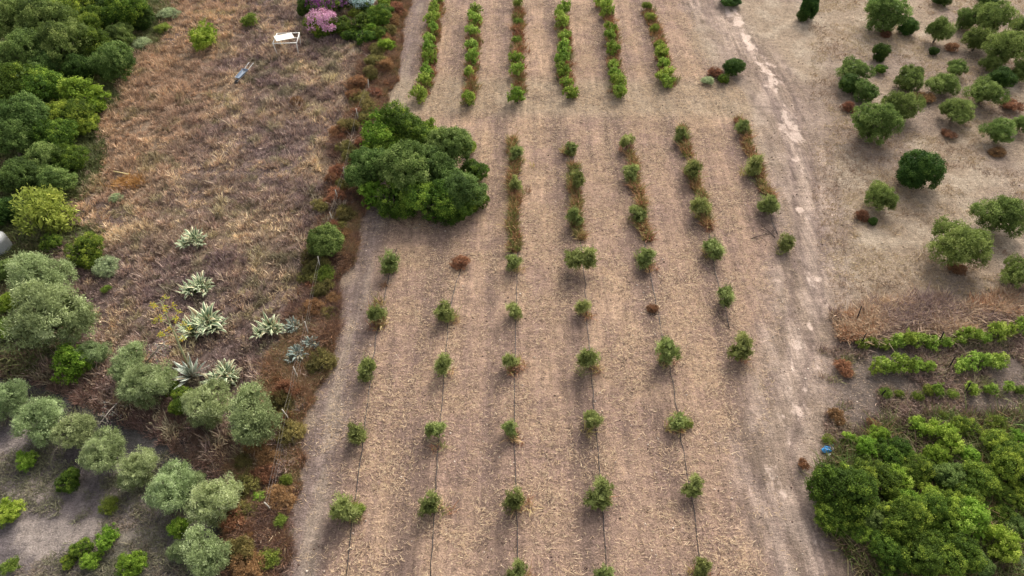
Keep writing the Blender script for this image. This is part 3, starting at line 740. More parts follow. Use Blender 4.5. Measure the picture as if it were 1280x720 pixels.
rh = random.Random(12)
HB = []
for i in range(len(HEDGE)-1):
    (xa, ya), (xb, yb) = HEDGE[i], HEDGE[i+1]; L_ = math.hypot(xb-xa, yb-ya); nb = int(L_/.5)
    for q in range(nb):
        t = (q+rh.random()*.6)/nb; HB.append((xa+(xb-xa)*t+rh.gauss(-.2, .6), ya+(yb-ya)*t, rh.uniform(.38, .85)))
AGP = [G(*q) for q in ((335, 410), (366, 408), (386, 430), (370, 443))]
for (x, y, s) in HB:
    if min(math.hypot(x-a_[0], y-a_[1]+.4) for a_ in AGP) < 1.25: continue
    kk_ = 'rust' if rh.random() < .62 else 'bramble'
    vs, hc = KIND[kk_]; e = bpy.data.objects.new('dead_bramble_bush', None); C.objects.link(e); e.location = (x, y, gz(x, y)); e.rotation_euler = (0, 0, rh.uniform(0, 6.28)); e.scale = (s, s, s*rh.uniform(.8, 1.2))
    tag(e, 'rusty brown dead bush, one of many lining the wire fence beside the field' if kk_ == 'rust' else 'dull olive brown bramble bush among the rusty ones along the wire fence', 'bush', 'rusty bushes along the fence' if kk_ == 'rust' else 'olive brown brambles along the fence')
    i = rh.randrange(len(vs)); ob('foliage', vs[i][0], e); ob('stem', vs[i][1], e)

# ------------------------------------------------------------------ oleanders: foliage with blossom
def oleander(px, py, r, fc1, fc2, lab, seed):
    e = plant('mastic', px, py, r, 'oleander', lab, 'flowering shrub', asp=.95)
    rng = np.random.RandomState(seed); hc = KIND['mastic'][1]
    n = 2600; D = rdir(rng, n); D[:, 2] = np.abs(D[:, 2])*1.1-.25; D = nrm(D)
    cl = rdir(rng, 90); cl[:, 2] = np.abs(cl[:, 2]); k = rng.randint(90, size=n)
    D = nrm(cl[k]+rng.normal(size=(n, 3))*.09)
    P = D*np.array([.98, .98, .86])*(1+rng.normal(size=n)*.07)[:, None]+np.array([0, 0, hc+.04])
    V, F = quads(P, nrm(D+rng.normal(size=P.shape)*.5), .075, .07, rng)
    c = np.where(rng.rand(n)[:, None] < .6, S(*fc1), S(*fc2))*rng.uniform(.8, 1.15, n)[:, None]
    ob('blossom', mk('blossom', V, F, {'col': np.repeat(c, 4, 0)}, M_grass), e)
oleander(403, 31, 20, (196, 140, 168), (224, 178, 196), 'pink flowering oleander in front of the purple one', 1)
oleander(404, 5, 20, (132, 66, 124), (164, 96, 148), 'purple flowering oleander at the upper edge', 2)
oleander(428, 2, 14, (150, 90, 146), (188, 150, 176), 'small mauve oleander between the purple and white ones', 4)
oleander(453, 3, 16, (206, 222, 214), (170, 196, 186), 'white flowering oleander at the upper edge', 3)

# ------------------------------------------------------------------ masses of dry growth (nobody could count them)
def scatter(poly, n, seed, pad=0):
    rng = np.random.RandomState(seed); lo = poly.min(0)-pad; hi = poly.max(0)+pad
    lo = np.maximum(lo, (-56, 6)); hi = np.minimum(hi, (56, 70))
    P = rng.uniform(lo, hi, (n, 2)); return P, rng
def inframe(P, m=2.5):
    d = P[:, 1]*CP+CAMH*SP
    u = P[:, 0]/d*FPX; v = -((P[:, 1]*SP-CAMH*CP)/d)*FPX
    return (np.abs(u) < 640+m*22) & (v > -360-m*14) & (v < 360+m*26)
def blades(name, P2, hgt, per, rng, c1, spread=.16, wid=.022, lean=.55, mat=None, label=None, kindn='stuff', z0=None):
    """tufts of curved dry blades; c1 (n,3) colour of every tuft"""
    n = len(P2); z = gzv(P2[:, 0], P2[:, 1])
    i = np.repeat(np.arange(n), per); m = len(i)
    a = rng.uniform(0, 2*PI, m); r = np.sqrt(rng.rand(m))*spread
    B = np.stack([P2[i, 0]+np.cos(a)*r, P2[i, 1]+np.sin(a)*r, z[i]-.02], 1)
    h = hgt[i]*rng.uniform(.55, 1.2, m); ln = rng.normal(size=(m, 2))*lean*h[:, None]+np.stack([np.cos(a), np.sin(a)], 1)*h[:, None]*.3
    T_ = B+np.stack([ln[:, 0], ln[:, 1], h], 1)
    Mi = B*.5+T_*.5+np.stack([ln[:, 0]*-.12, ln[:, 1]*-.12, h*.12], 1)
    w = rdir(rng, m); w[:, 2] = 0; w = nrm(w)*(wid*rng.uniform(.6, 1.5, m))[:, None]
    V = np.stack([B-w*.6, B+w*.6, Mi+w, T_+w*.25, T_-w*.25, Mi-w], 1)
    b = np.arange(m)*6
    F = np.concatenate([np.stack([b, b+1, b+2, b+5], 1), np.stack([b+5, b+2, b+3, b+4], 1)])
    c = np.repeat(c1[i]*rng.uniform(.7, 1.35, m)[:, None], 6, 0)
    return tag(ob(name, mk(name, V.reshape(-1, 3), F, {'col': c}, mat or M_grass)), label, kind='stuff')
def palette(P, seed, cols, scale=.35, jit=.18):
    """smoothly varying choice between several dry colours"""
    rng = np.random.RandomState(seed); t = np.clip((fbm(P[:, 0], P[:, 1], scale, 4, seed)-.28)/.44+rng.normal(size=len(P))*jit, 0, .9999)*(len(cols)-1)
    k = t.astype(int); f = (t-k)[:, None]; cc = np.array(cols); return cc[k]*(1-f)+cc[k+1]*f

# tall dead grass and thistles of the meadow
P, rng = scatter(MEADOW, 62000, 1)
P = P[inframe(P)]
FOREST = GP([(-200, -70), (215, -70), (190, 30), (165, 80), (130, 110), (125, 160), (105, 215), (85, 290), (60, 330), (60, 480), (-200, 470)])
P = P[(sdf(P[:, 0], P[:, 1], MEADOW) < 0) & (sdf(P[:, 0], P[:, 1], FOREST)+(fbm(P[:, 0], P[:, 1], .35, 3, 6)-.5)*5 > 0)]
cc = palette(P, 3, [S(146, 124, 118), S(186, 164, 146), S(160, 134, 122), S(206, 184, 158), S(176, 146, 122), S(220, 198, 162)], .45, .26)
mv = sst(.5, .62, fbm(P[:, 0], P[:, 1], .7, 4, 44)); cc = cc*(1-.5*mv[:, None])+S(112, 92, 92)*.5*mv[:, None]
tan_ = sst(-17, -24, P[:, 0]+fbm(P[:, 0], P[:, 1], .3, 3, 4)*6)*sst(28, 36, P[:, 1])
cc = cc*(1-.55*tan_[:, None])+S(204, 170, 132)*.55*tan_[:, None]
grn = sst(.6, .68, fbm(P[:, 0], P[:, 1], .9, 3, 66)); cc = cc*(1-.35*grn[:, None])+S(128, 138, 84)*.35*grn[:, None]
cc = cc*np.where(rng.rand(len(P)) < .3, rng.uniform(.45, .7, len(P)), rng.uniform(.85, 1.3, len(P)))[:, None]
hh = .08+.75*fbm(P[:, 0], P[:, 1], 1.3, 4, 8)**2*rng.uniform(.5, 1.5, len(P))
blades('dry_meadow_grass', P, hh, 12, rng, cc, spread=.15, wid=.017, lean=.32, label='brown and mauve dead grass covering the meadow between woodland and hedge')
# dead weeds of the lower meadow edge and the hedge line
P, rng = scatter(HEDGE, 26000, 2, 2.5); P = P[inframe(P)]
d = ldist(P[:, 0], P[:, 1], HEDGE)+(fbm(P[:, 0], P[:, 1], .5, 3, 2)-.5)*1.6
P = P[(d < 1.35)]
cc = palette(P, 9, [S(112, 88, 78), S(140, 104, 80), S(116, 94, 80), S(170, 128, 92), S(134, 110, 86), S(128, 124, 80), S(150, 116, 88)], .55, .22)
hh = .12+.6*fbm(P[:, 0], P[:, 1], .8, 3, 18)**1.5
blades('dry_bracken', P, hh, 34, rng, cc, spread=.16, wid=.01, lean=.5, label='rust coloured dead bracken and bramble along the fence line')
P, rng = scatter(GP([(0, 455), (330, 480), (330, 740), (100, 500)]), 9000, 12, 1); P = P[inframe(P)]
LE = GP([(20, 474), (120, 505), (200, 540), (262, 585), (300, 640), (312, 720)])
P = P[(ldist(P[:, 0], P[:, 1], LE) < 2.1)&(sdf(P[:, 0], P[:, 1], GROVE) > -.3)]
cc = palette(P, 10, [S(120, 96, 88), S(146, 112, 98), S(132, 108, 92)], .5, .2)
blades('dry_weeds', P, .08+.24*rng.rand(len(P))**1.5, 26, rng, cc, spread=.17, wid=.009, label='reddish brown dead weeds bordering the path and grove')
# weeds in the sapling rows (rusty strips at the far part, tufts at each foot)
pts = []; cs = []; rr = np.random.RandomState(77)
for ri, row in enumerate(SAPL):
    for (px, py, r, look) in row:
        x, y = G(px, py, .6)
        for q in range(rr.randint(0, 9) if r > 9 else 4):
            side = .28 if ri < 3 else .0
            pts.append((x+side+rr.normal()*.26, y-.12+rr.normal()*.24)); cs.append(S(*[(170, 124, 92), (190, 156, 112), (150, 116, 90), (200, 178, 130), (140, 140, 84), (178, 160, 96)][rr.randint(6)]))
STR = [(2, 175, 315, 2.2), (3, 185, 300, 2.), (4, 172, 300, 2.), (5, 160, 290, 1.8), (6, 150, 250, 1.6), (0, 320, 420, .15)]
for ri, y0, y1, dn in STR:
    xw = ROWX[ri]; ya, yb = G(640, y1)[1], G(640, y0)[1]
    for q in range(int((yb-ya)*13*dn)):
        y = rr.uniform(ya, yb)
        if vnoise(np.array([xw*3.1]), np.array([y*.7]))[0] < .2: continue
        pts.append((xw+rr.normal()*.12+.12*math.sin(y*1.7), y)); cs.append(S(*[(150, 104, 76), (134, 100, 72), (180, 138, 96), (104, 112, 58), (126, 128, 66), (170, 150, 96)][rr.randint(6)]))
for row in VROW:
    for a, b_ in zip(row[:-1], row[1:]):
        xa, ya = G(a[0], a[1]+6); xb, yb = G(b_[0], b_[1]+6)
        for q in range(int(abs(yb-ya)*16)+2):
            t = rr.rand(); pts.append((xa+(xb-xa)*t+.15+rr.normal()*.24, ya+(yb-ya)*t)); cs.append(S(*[(150, 100, 72), (126, 96, 62), (168, 132, 88), (112, 112, 58)][rr.randint(4)]))
P = np.array(pts); cs = np.array(cs)
blades('row_weeds', P, .18+.34*rr.rand(len(P)), 24, rr, cs, spread=.2, wid=.016, label='rusty and straw coloured dry weeds growing along the planted rows')
# strip of dry grass above the right vine rows, and weeds between those rows
TG = GP([(1045, 400), (1090, 385), (1170, 375), (1250, 372), (1300, 372), (1300, 412), (1180, 418), (1070, 425)])
P, rng = scatter(TG, 5200, 5, .2); P = P[(sdf(P[:, 0], P[:, 1], TG)+(fbm(P[:, 0], P[:, 1], .6, 3, 9)-.5)*3+rng.rand(len(P))*.8 < .2)]
cc = palette(P, 21, [S(138, 116, 108), S(178, 152, 128), S(200, 176, 144), S(170, 128, 96)], .6, .25)
blades('tall_dry_grass', P, .3+.3*rng.rand(len(P)), 14, rng, cc, spread=.2, wid=.02, label='strip of tall mauve and tan grass above the right vine rows')
VZ = GP([(1030, 440), (1300, 425), (1300, 515), (1040, 545)])
P, rng = scatter(VZ, 3800, 6, .2); P = P[(sdf(P[:, 0], P[:, 1], VZ) < .3) & (fbm(P[:, 0], P[:, 1], .5, 3, 14) > .46)]
cc = palette(P, 22, [S(134, 112, 102), S(164, 140, 122), S(136, 134, 90)], .6, .2)
blades('vineyard_weeds', P, .12+.2*rng.rand(len(P)), 10, rng, cc, spread=.2, wid=.018, label='low dry weeds between the vine rows at right')
UT = GP([(1030, 600), (1065, 560), (1110, 545), (1160, 530), (1300, 528), (1300, 760), (1110, 760), (1070, 690), (1040, 660)])
P, rng = scatter(UT, 9000, 7, .5); P = P[(sdf(P[:, 0], P[:, 1], UT) < .3)][:4200]
cc = palette(P, 23, [S(96, 78, 64), S(104, 100, 58), S(92, 116, 50), S(130, 104, 72)], .6, .25)
blades('undergrowth', P, .25+.4*rng.rand(len(P)), 14, rng, cc, spread=.3, wid=.02, lean=.8, label='dark dry and green undergrowth between the lower right bushes')
P, rng = scatter(FOREST, 26000, 8); P = P[inframe(P, 1)]; P = P[(sdf(P[:, 0], P[:, 1], FOREST)+(fbm(P[:, 0], P[:, 1], .35, 3, 6)-.5)*5 < .4)]
cc = palette(P, 24, [S(88, 94, 56), S(110, 116, 66), S(128, 116, 82)], .4, .25)
blades('woodland_undergrowth', P[:9000], .15+.3*rng.rand(min(9000, len(P))), 16, rng, cc[:9000], spread=.3, wid=.022, lean=.6, label='dark green undergrowth on the woodland floor at left')
# sparse short grass on the right-hand ground and in the grove
RG = GP([(1010, -40), (1400, -40), (1400, 372), (1050, 395), (1020, 300)])
P, rng = scatter(RG, 30000, 9); P = P[inframe(P, 1)]; P = P[(sdf(P[:, 0], P[:, 1], RG) < 0)]; P = P[fbm(P[:, 0], P[:, 1], .35, 4, 19) > .44]
cc = palette(P, 25, [S(142, 116, 96), S(168, 144, 112), S(184, 164, 130)], .4, .25)
blades('sparse_dry_grass', P[:15000], .06+.12*rng.rand(len(P[:15000])), 6, rng, cc[:15000], spread=.2, wid=.015, lean=.9, label='short sparse dry grass on the open ground at right')
P, rng = scatter(GROVE, 22000, 19); P = P[inframe(P, 1)]; P = P[(sdf(P[:, 0], P[:, 1], GROVE) < -.5)]; P = P[fbm(P[:, 0], P[:, 1], .4, 4, 29) > .48]
cc = palette(P, 26, [S(110, 108, 84), S(132, 128, 100), S(140, 124, 108)], .4, .25)
blades('grove_grass', P, .05+.16*rng.rand(len(P)), 8, rng, cc, spread=.2, wid=.015, lean=.8, label='short faded grass on the grey soil of the lower left grove')

# flat straw litter left by the mower
def straw(name, P, rng, c, L=(.1, .36), w=.013, up=.12, label=None):
    n = len(P); z = gzv(P[:, 0], P[:, 1])+.012+rng.rand(n)*.02
    a = rng.uniform(0, PI, n)
    T_ = nrm(np.stack([np.cos(a), np.sin(a)*.8, rng.normal(size=n)*up], 1)); N_ = nrm(rng.normal(size=(n, 3))*.35+np.array([0, 0, 1]))
    ll = rng.uniform(*L, n)
    V, F = quads(np.stack([P[:, 0], P[:, 1], z+ll*.05], 1), N_, ll, w*rng.uniform(.8, 2.4, n), rng, T_)
    tag(ob(name, mk(name, V, F, {'col': np.repeat(c, 4, 0)}, M_grass)), label, kind='stuff')
P, rng = scatter(FIELD, 420000, 31); P = P[inframe(P, 1)]
dx = P[:, 0:1]-np.array(ROWX)[None, :]; jj_ = np.abs(dx).argmin(1); dx = dx[np.arange(len(P)), jj_]
den = .25+.75*sst(.42, .6, fbm(P[:, 0], P[:, 1]*1.0, .5, 4, 55))
den *= 1-.55*np.exp(-((dx+.6)/.6)**2)
den *= 1-.7*sst(3.6, 2.2, ldist(P[:, 0], P[:, 1], HEDGE)); den *= .35+.65*sst(.9, 1.6, ldist(P[:, 0], P[:, 1], RUT)-1)
P = P[(sdf(P[:, 0], P[:, 1], FIELD) < .5) & (rng.rand(len(P)) < den)]
print('straw', len(P))
rng = np.random.RandomState(6)
u = rng.rand(len(P))[:, None]
c = np.where(u < .5, S(192, 164, 132), np.where(u < .74, S(212, 188, 154), np.where(u < .88, S(128, 104, 88), S(76, 60, 54))))*rng.uniform(.8, 1.15, len(P))[:, None]
straw('mown_straw', P, rng, c, label='pale mown straw scattered between the rows of young olives')
P, rng = scatter(GP([(840, -40), (1330, -40), (1330, 420), (1000, 720), (960, 720)]), 150000, 33); P = P[inframe(P, 1)]
fb = fbm(P[:, 0], P[:, 1], .45, 4, 65)
P = P[(sdf(P[:, 0], P[:, 1], FIELD) > .3) & (sdf(P[:, 0], P[:, 1], THICKET) > .3) & (fb > .42) & (ldist(P[:, 0], P[:, 1], RUT) > .7)]
u = rng.rand(len(P))[:, None]
c = np.where(u < .55, S(168, 144, 120), np.where(u < .75, S(196, 176, 150), np.where(u < .9, S(132, 112, 94), S(92, 74, 62))))*rng.uniform(.8, 1.15, len(P))[:, None]
straw('dry_litter', P, rng, c, L=(.08, .26), label='thin dry litter strewn over the track verge and right ground')
# small stones and clods
P, rng = scatter(GP([(480, -20), (1290, -20), (1290, 730), (340, 730)]), 9000, 35); P = P[inframe(P, 1)]
P = P[(sdf(P[:, 0], P[:, 1], THICKET) > .3) & (sdf(P[:, 0], P[:, 1], MEADOW) > .2)]
n = len(P); s = .018+.05*rng.rand(n)**3; z = gzv(P[:, 0], P[:, 1])
oc = np.array([(1, 0, 0), (0, 1, 0), (-1, 0, 0), (0, -1, 0), (0, 0, .7), (0, 0, -.5)])
V = (oc[None]+rng.normal(size=(n, 6, 3))*.18)*s[:, None, None]+np.stack([P[:, 0], P[:, 1], z+s*.2], 1)[:, None]
fo = np.array([(0, 1, 4), (1, 2, 4), (2, 3, 4), (3, 0, 4), (1, 0, 5), (2, 1, 5), (3, 2, 5), (0, 3, 5)])
F = (np.arange(n)[:, None, None]*6+fo[None]).reshape(-1, 3)
c = np.where(rng.rand(n)[:, None] < .55, S(92, 72, 62), S(196, 178, 160))*rng.uniform(.8, 1.2, n)[:, None]
tag(ob('clods', mk('clods', V.reshape(-1, 3), F, {'col': np.repeat(c, 6, 0)}, M_wood, nv=3)), 'small stones and clods of soil lying on the field and track', kind='stuff')

# ------------------------------------------------------------------ drip pipes on the ground, one per row
PIPES = [[(496, 312), (487, 345), (480, 372), (470, 420), (463, 480), (452, 560), (442, 640), (432, 740)],
 [(576, 335), (566, 370), (560, 400), (555, 470), (548, 560), (543, 640), (537, 740)],
 [(650, 185), (648, 260), (647, 330), (645, 400), (643, 480), (643, 560), (645, 640), (648, 740)],
 [(715, 180), (720, 230), (724, 290), (731, 350), (733, 400), (739, 470), (745, 540), (752, 620), (760, 740)],
 [(786, 175), (796, 250), (810, 330), (822, 390), (829, 430), (841, 480), (850, 540), (860, 600), (868, 640), (878, 740)],
 [(852, 160), (868, 230), (884, 280), (894, 340), (906, 385), (912, 420)],
 [(930, 155), (944, 215), (960, 262), (975, 300)]]
for k, pp in enumerate(PIPES):
    rng = random.Random(k); m = MB(); pts = []
    for a, b_ in zip(pp[:-1], pp[1:]):
        xa, ya = G(*a); xb, yb = G(*b_); nseg = max(2, int(math.hypot(xb-xa, yb-ya)/.5))
        for q in range(nseg):
            t = q/nseg; x = xa+(xb-xa)*t+rng.gauss(0, .02); y = ya+(yb-ya)*t; pts.append((x, y, gz(x, y)+.028+rng.random()*.015))
    m.tube(pts, .019, 6, S(34, 30, 30)); tag(ob('drip_pipe', m.mesh('drip_pipe', M_plastic, True)), 'thin black irrigation pipe on the ground along the %s row of young olives' % ROWNAMES[k].replace('from the', 'from'), 'pipe', 'irrigation pipes along the rows')

# ------------------------------------------------------------------ agaves
def agave(px, py, r, n, lab, green, margin, tilt=(.15, 1.25), seed=0, open_=False):
    s = 1.15*r*depth(px, py, .4)/FPX; x, y = G(px, py, .4*s)
    rng = random.Random(seed); e = bpy.data.objects.new('agave', None); C.objects.link(e); e.location = (x, y, gz(x, y)); tag(e, lab, 'agave')
    cen = [(0, 0, 1.0)] if open_ else [(-.38*s, -.3*s, .82), (.1*s, .12*s, 1.0), (.42*s, -.1*s, .72), (-.12*s, .5*s, .7)][:rng.choice((3, 4))]
    for (ox, oy, sc_) in cen:
        m = MB(); s2 = s*sc_; n2 = n if open_ else int(n*1.15)
        for i in range(n2):
            t = i/n2; a = i*2.39996+rng.uniform(-.25, .25); el = math.radians((86-66*t if open_ else 88-34*t)+rng.uniform(-9, 9))
            Ln = s2*rng.uniform(.85, 1.3)*(.75+.3*t); W = .1*s2*rng.uniform(.8, 1.25)
            droop = rng.uniform(0, .5) if open_ else rng.uniform(.2, 2.4); p = Vector((ox+math.cos(a)*.05*s, oy+math.sin(a)*.05*s, .03))
            out = Vector((math.cos(a), math.sin(a), 0)); side = Vector((-math.sin(a), math.cos(a), 0)); V = []; rows = 9; cols = []; aged = rng.random() < .1+.2*t
            for k in range(rows+1):
                f = k/rows; w = W*(.62+1.3*f-1.6*f*f if f < .7 else .746*(1-f)/.3); w = max(w, .002); an = el-droop*f**3; d = out*math.cos(an)+Vector((0, 0, 1))*math.sin(an); nn = side.cross(d)*-1
                if k: p = p+d*(Ln/rows)
                if p.z < .03: p.z = .03
                g_ = S(150, 132, 96) if aged and f > .5 else green
                for (u, c) in ((-1, margin), (-.62, margin), (-.56, g_), (0, g_), (.56, g_), (.62, margin), (1, margin)):
                    V.append(p+side*w*u-nn*abs(u)*w*.5); cols.append(c)
            o = len(m.v); m.v += [tuple(v) for v in V]; m.f += [(o+k*7+j, o+k*7+j+1, o+(k+1)*7+j+1, o+(k+1)*7+j) for k in range(rows) for j in range(6)]
            q = rng.uniform(.75, 1.1); m.c += [tuple(v*q for v in c) for c in cols]
        ob('rosette', m.mesh('rosette', M_agave, True), e)
    b = MB(); b.tube([(0, 0, -.1), (0, 0, .06*s), (0, 0, .14*s)], [.09*s, .1*s, .05*s], 9, S(110, 100, 70)); ob('stem', b.mesh('agave_stem', M_wood, True), e)
    return e
GA, MA = S(104, 124, 88), S(224, 224, 180); GB = S(112, 128, 112)
agave(240, 300, 17, 34, 'small upright variegated agave, highest in the meadow', GA, MA, seed=1)
agave(246, 357, 19, 34, 'variegated agave with cream tips, second from the top of the meadow', GA, MA, seed=2)
agave(253, 403, 27, 44, 'largest variegated cream edged agave in the meadow', GA, MA, seed=3)
agave(236, 463, 22, 30, 'open grey agave rosette with a flower stalk', S(140, 150, 132), S(206, 208, 190), seed=4, open_=True)
agave(278, 470, 22, 38, 'variegated agave right of the open grey rosette', GA, MA, seed=5)
agave(335, 410, 19, 32, 'variegated agave at the left rim of the hedge', GA, MA, seed=6)
agave(366, 408, 13, 26, 'small blue grey agave in the hedge beside the variegated one', S(104, 116, 104), S(134, 144, 130), seed=7)
agave(386, 430, 13, 28, 'blue grey agave in the hedge, upper of two', S(104, 118, 108), S(132, 142, 130), seed=8)
agave(370, 443, 14, 28, 'blue grey agave in the hedge, lower of two', S(104, 118, 108), S(132, 142, 130), seed=9)

# flower stalks
def stalk(base, top_px, htop, name, lab, kind_, seed, rad=.05):
    bx, by = G(*base); tx, ty = G(top_px[0], top_px[1], htop); rng = random.Random(seed)
    e = bpy.data.objects.new(name, None); C.objects.link(e); e.location = (bx, by, gz(bx, by)); tag(e, lab, 'flower stalk')
    T_ = Vector((tx-bx, ty-by, htop)); col_ = S(150, 150, 110) if kind_ == 'live' else S(168, 156, 142)
    m = MB(); pts = [tuple(T_*t+Vector((0, 0, .12*math.sin(t*PI)))) for t in (0, .2, .4, .6, .8, 1)]
    m.tube(pts, [rad*1.2, rad, rad*.9, rad*.75, rad*.55, rad*.25], 8, col_); ob('stem', m.mesh(name+'_stem', M_wood, True), e)
    q = MB(); fl = MB(); dead = MB(); ax_ = T_.normalized(); u = ax_.orthogonal().normalized(); w = ax_.cross(u)
    for i in range(18 if kind_ == 'live' else 15):
        t = .45+.55*i/18 if kind_ != 'fallen' else .3+.65*i/15; a = i*2.4; ln = (.9-.55*(t-.4)/.6)*rng.uniform(.8, 1.1)
        if kind_ != 'live': ln *= .6
        p = T_*t; o = (u*math.cos(a)+w*math.sin(a)); e1 = p+o*ln*.6+ax_*.05; e2 = p+o*ln+ax_*.25*ln
        q.tube([tuple(p), tuple(e1), tuple(e2)], [.018, .014, .01], 5, col_)
        fl = MB(); dead = MB()
        tgt, cA, nn = (fl, S(184, 172, 60), 26) if kind_ == 'live' else (dead, S(150, 136, 122), 12)
        for z in range(nn):
            d = Vector((rng.gauss(0, 1), rng.gauss(0, 1), rng.gauss(0, .6))).normalized(); c0 = e2+d*rng.uniform(.02, .17)*(1 if kind_ == 'live' else .7)
            d2 = d.orthogonal().normalized(); d3 = d.cross(d2); h = .05*rng.uniform(.7, 1.3)
            cj = tuple(v*rng.uniform(.7, 1.2) for v in cA)
            tgt.add([c0-d2*h*.5, c0+d3*h*.6, c0+d2*h*.5, c0-d3*h*.6, c0+d*h*1.2], [(0, 1, 4), (1, 2, 4), (2, 3, 4), (3, 0, 4), (0, 3, 2, 1)], cj)
        hn = 'flower_head' if kind_ == 'live' else 'seed_head'; ob(hn, tgt.mesh(hn, M_grass), e)
    ob('side_branches', q.mesh(name+'_branches', M_wood, True), e)
stalk((236, 458), (200, 375), 4.6, 'agave_flower_stalk', 'tall agave stalk with yellow flower heads rising from the open rosette', 'live', 1)
stalk((180, 458), (209, 425), 1.6, 'dead_flower_stalk', 'short pale leaning stalk with grey dry seed heads above the round olive', 'dead', 2)
stalk((158, 494), (124, 530), .7, 'dead_flower_stalk', 'long bare dead stalk lying toward the path below the round olive', 'fallen', 3, .035)

# ------------------------------------------------------------------ fence on the hedge line
e = bpy.data.objects.new('wire_fence', None); C.objects.link(e); tag(e, 'thin pale posts and wires of a fence lost in the rusty hedge', 'fence')
FP = [(462, 118), (450, 155), (432, 228), (425, 256), (418, 282), (402, 340), (386, 420), (374, 475), (363, 528), (340, 640)]
tops = []
for i, p in enumerate(FP):
    x, y = G(*p); z = gz(x, y); m = MB(); rng = random.Random(i); lx = rng.uniform(-.12, .12); h = 1.2+rng.uniform(-.1, .15)
    m.tube([(x, y, z-.2), (x+lx*.5, y, z+h*.5), (x+lx, y+rng.uniform(-.1, .1), z+h)], [.035, .033, .028], 7, S(186, 176, 160)); o = ob('post', m.mesh('fence_post', M_wood, True), e)
    tops.append((x, y, z, lx, h))
for hh_ in (.4, .75, 1.1):
    m = MB()
    for a, b_ in zip(tops[:-1], tops[1:]):
        m.tube([(a[0]+a[3]*hh_/a[4], a[1]+.04, a[2]+hh_), ((a[0]+b_[0])/2, (a[1]+b_[1])/2, (a[2]+b_[2])/2+hh_-.04), (b_[0]+b_[3]*hh_/b_[4], b_[1]+.04, b_[2]+hh_)], .006, 4, S(120, 112, 104))
    ob('wire', m.mesh('fence_wire', M_wood), e)

# ------------------------------------------------------------------ stakes of the right vine rows
for i, (b0, t0, lab) in enumerate([((1069, 405), (1077, 383), 'black leaning stake standing highest, left above the right vine rows'), ((1074, 433), (1083, 417), 'black stake at the left end of the upper right vine row'), ((1172, 431), (1180, 415), 'black stake in the middle of the upper right vine row'), ((1186, 460), (1194, 446), 'black stake in the gap of the middle right vine row'), ((1206, 492), (1213, 479), 'black stake in the lower right vine row'), ((1102, 494), (1107, 488), 'short black stake at the left end of the lower right vine row')]):
    x, y = G(*b0); h = 1.05 if i else 1.35; tx, ty = G(t0[0], t0[1], h); m = MB()
    m.tube([(x, y, -.2), ((x+tx)/2, (y+ty)/2, h*.5), (tx, ty, h)], [.035, .034, .03], 7, S(36, 30, 30)); m.tube([(tx, ty, h-.01), (tx, ty, h+.03)], [.032, .018], 7, S(48, 40, 38))
    tag(ob('vine_stake', m.mesh('vine_stake', M_wood, True)), lab, 'stake', 'stakes of the right vine rows')

# ------------------------------------------------------------------ single items
def root(name, px, py, lab, cat, rz=0, h=0):
    x, y = G(px, py, h); e = bpy.data.objects.new(name, None); C.objects.link(e); e.location = (x, y, gz(x, y)); e.rotation_euler = (0, 0, rz); tag(e, lab, cat); return e
WH = S(214, 210, 200)
e = root('metal_frame_table', 362, 64, 'white metal frame with a pale slatted panel lying over its top', 'table', math.radians(4))
for a in ((-.95, -.8), (.95, -.8), (-.85, .8), (.95, .8)):
    m = MB(); m.tube([(a[0]*.9, a[1]*.9, -.03), (a[0], a[1], 1.15)], .035, 8, WH); ob('leg', m.mesh('table_leg', M_paint, True), e)
m = MB(); cs_ = [(-.98, -.83, 1.17), (.98, -.83, 1.17), (.98, .83, 1.17), (-.88, .83, 1.17)]
for i in range(4): m.tube([cs_[i], cs_[(i+1) % 4]], .04, 8, WH)
m.tube([(-.93, .0, 1.17), (.98, .0, 1.17)], .025, 6, WH)
ob('frame', m.mesh('table_frame', M_paint, True), e)
from mathutils import Matrix
m = MB(); R_ = Matrix.Rotation(math.radians(24), 3, 'Z') @ Matrix.Rotation(math.radians(3), 3, 'Y')
for i in range(4): 
    c0 = R_ @ Vector((0, -.36+i*.24, 0)); m.box((c0[0]-.15, c0[1]+.0, 1.27+c0[2]), (1.5, .225, .03), R_, S(222, 216, 200))
ob('panel', m.mesh('table_panel', M_wood), e)
# handcart-like board
e = root('garden_barrow', 305, 97, 'grey blue metal barrow with two thin handles lying in dry grass', 'wheelbarrow', math.radians(-14)); e.scale = (.7, 1.15, .8)
m = MB(); cB = S(112, 124, 138)
z0 = .42
pr = [(-.28, -.75), (.28, -.75), (.36, .45), (-.36, .45)]
def tray(m, z0, z1, t, c):
    lo = [(x*.75, y*.85, z0) for x, y in pr]; hi = [(x, y, z1) for x, y in pr]; lo2 = [(x*.72, y*.82, z0+t) for x, y in pr]; hi2 = [(x*.95, y*.97, z1) for x, y in pr]
    V = lo+hi+lo2+hi2; F = [(3, 2, 1, 0)]+[(i, (i+1) % 4, 4+(i+1) % 4, 4+i) for i in range(4)]+[(4+i, 4+(i+1) % 4, 12+(i+1) % 4, 12+i) for i in range(4)]+[(12+i, 12+(i+1) % 4, 8+(i+1) % 4, 8+i) for i in range(4)]+[(8, 9, 10, 11)]
    m.add(V, F, c)
tray(m, .32, .52, .02, cB); ob('tray', m.mesh('barrow_tray', M_paint), e)
for sx in (-1, 1):
    m = MB(); m.tube([(sx*.1, -.95, .25), (sx*.22, 0, .3), (sx*.27, 1.15, .5), (sx*.27, 1.3, .5)], .025, 7, S(196, 196, 192)); ob('handle', m.mesh('barrow_handle', M_paint, True), e)
m = MB(); m.tube([(-.05, -.95, .22), (.05, -.95, .22)], .2, 16, S(50, 48, 48)); ob('wheel', m.mesh('barrow_wheel', M_plastic), e)
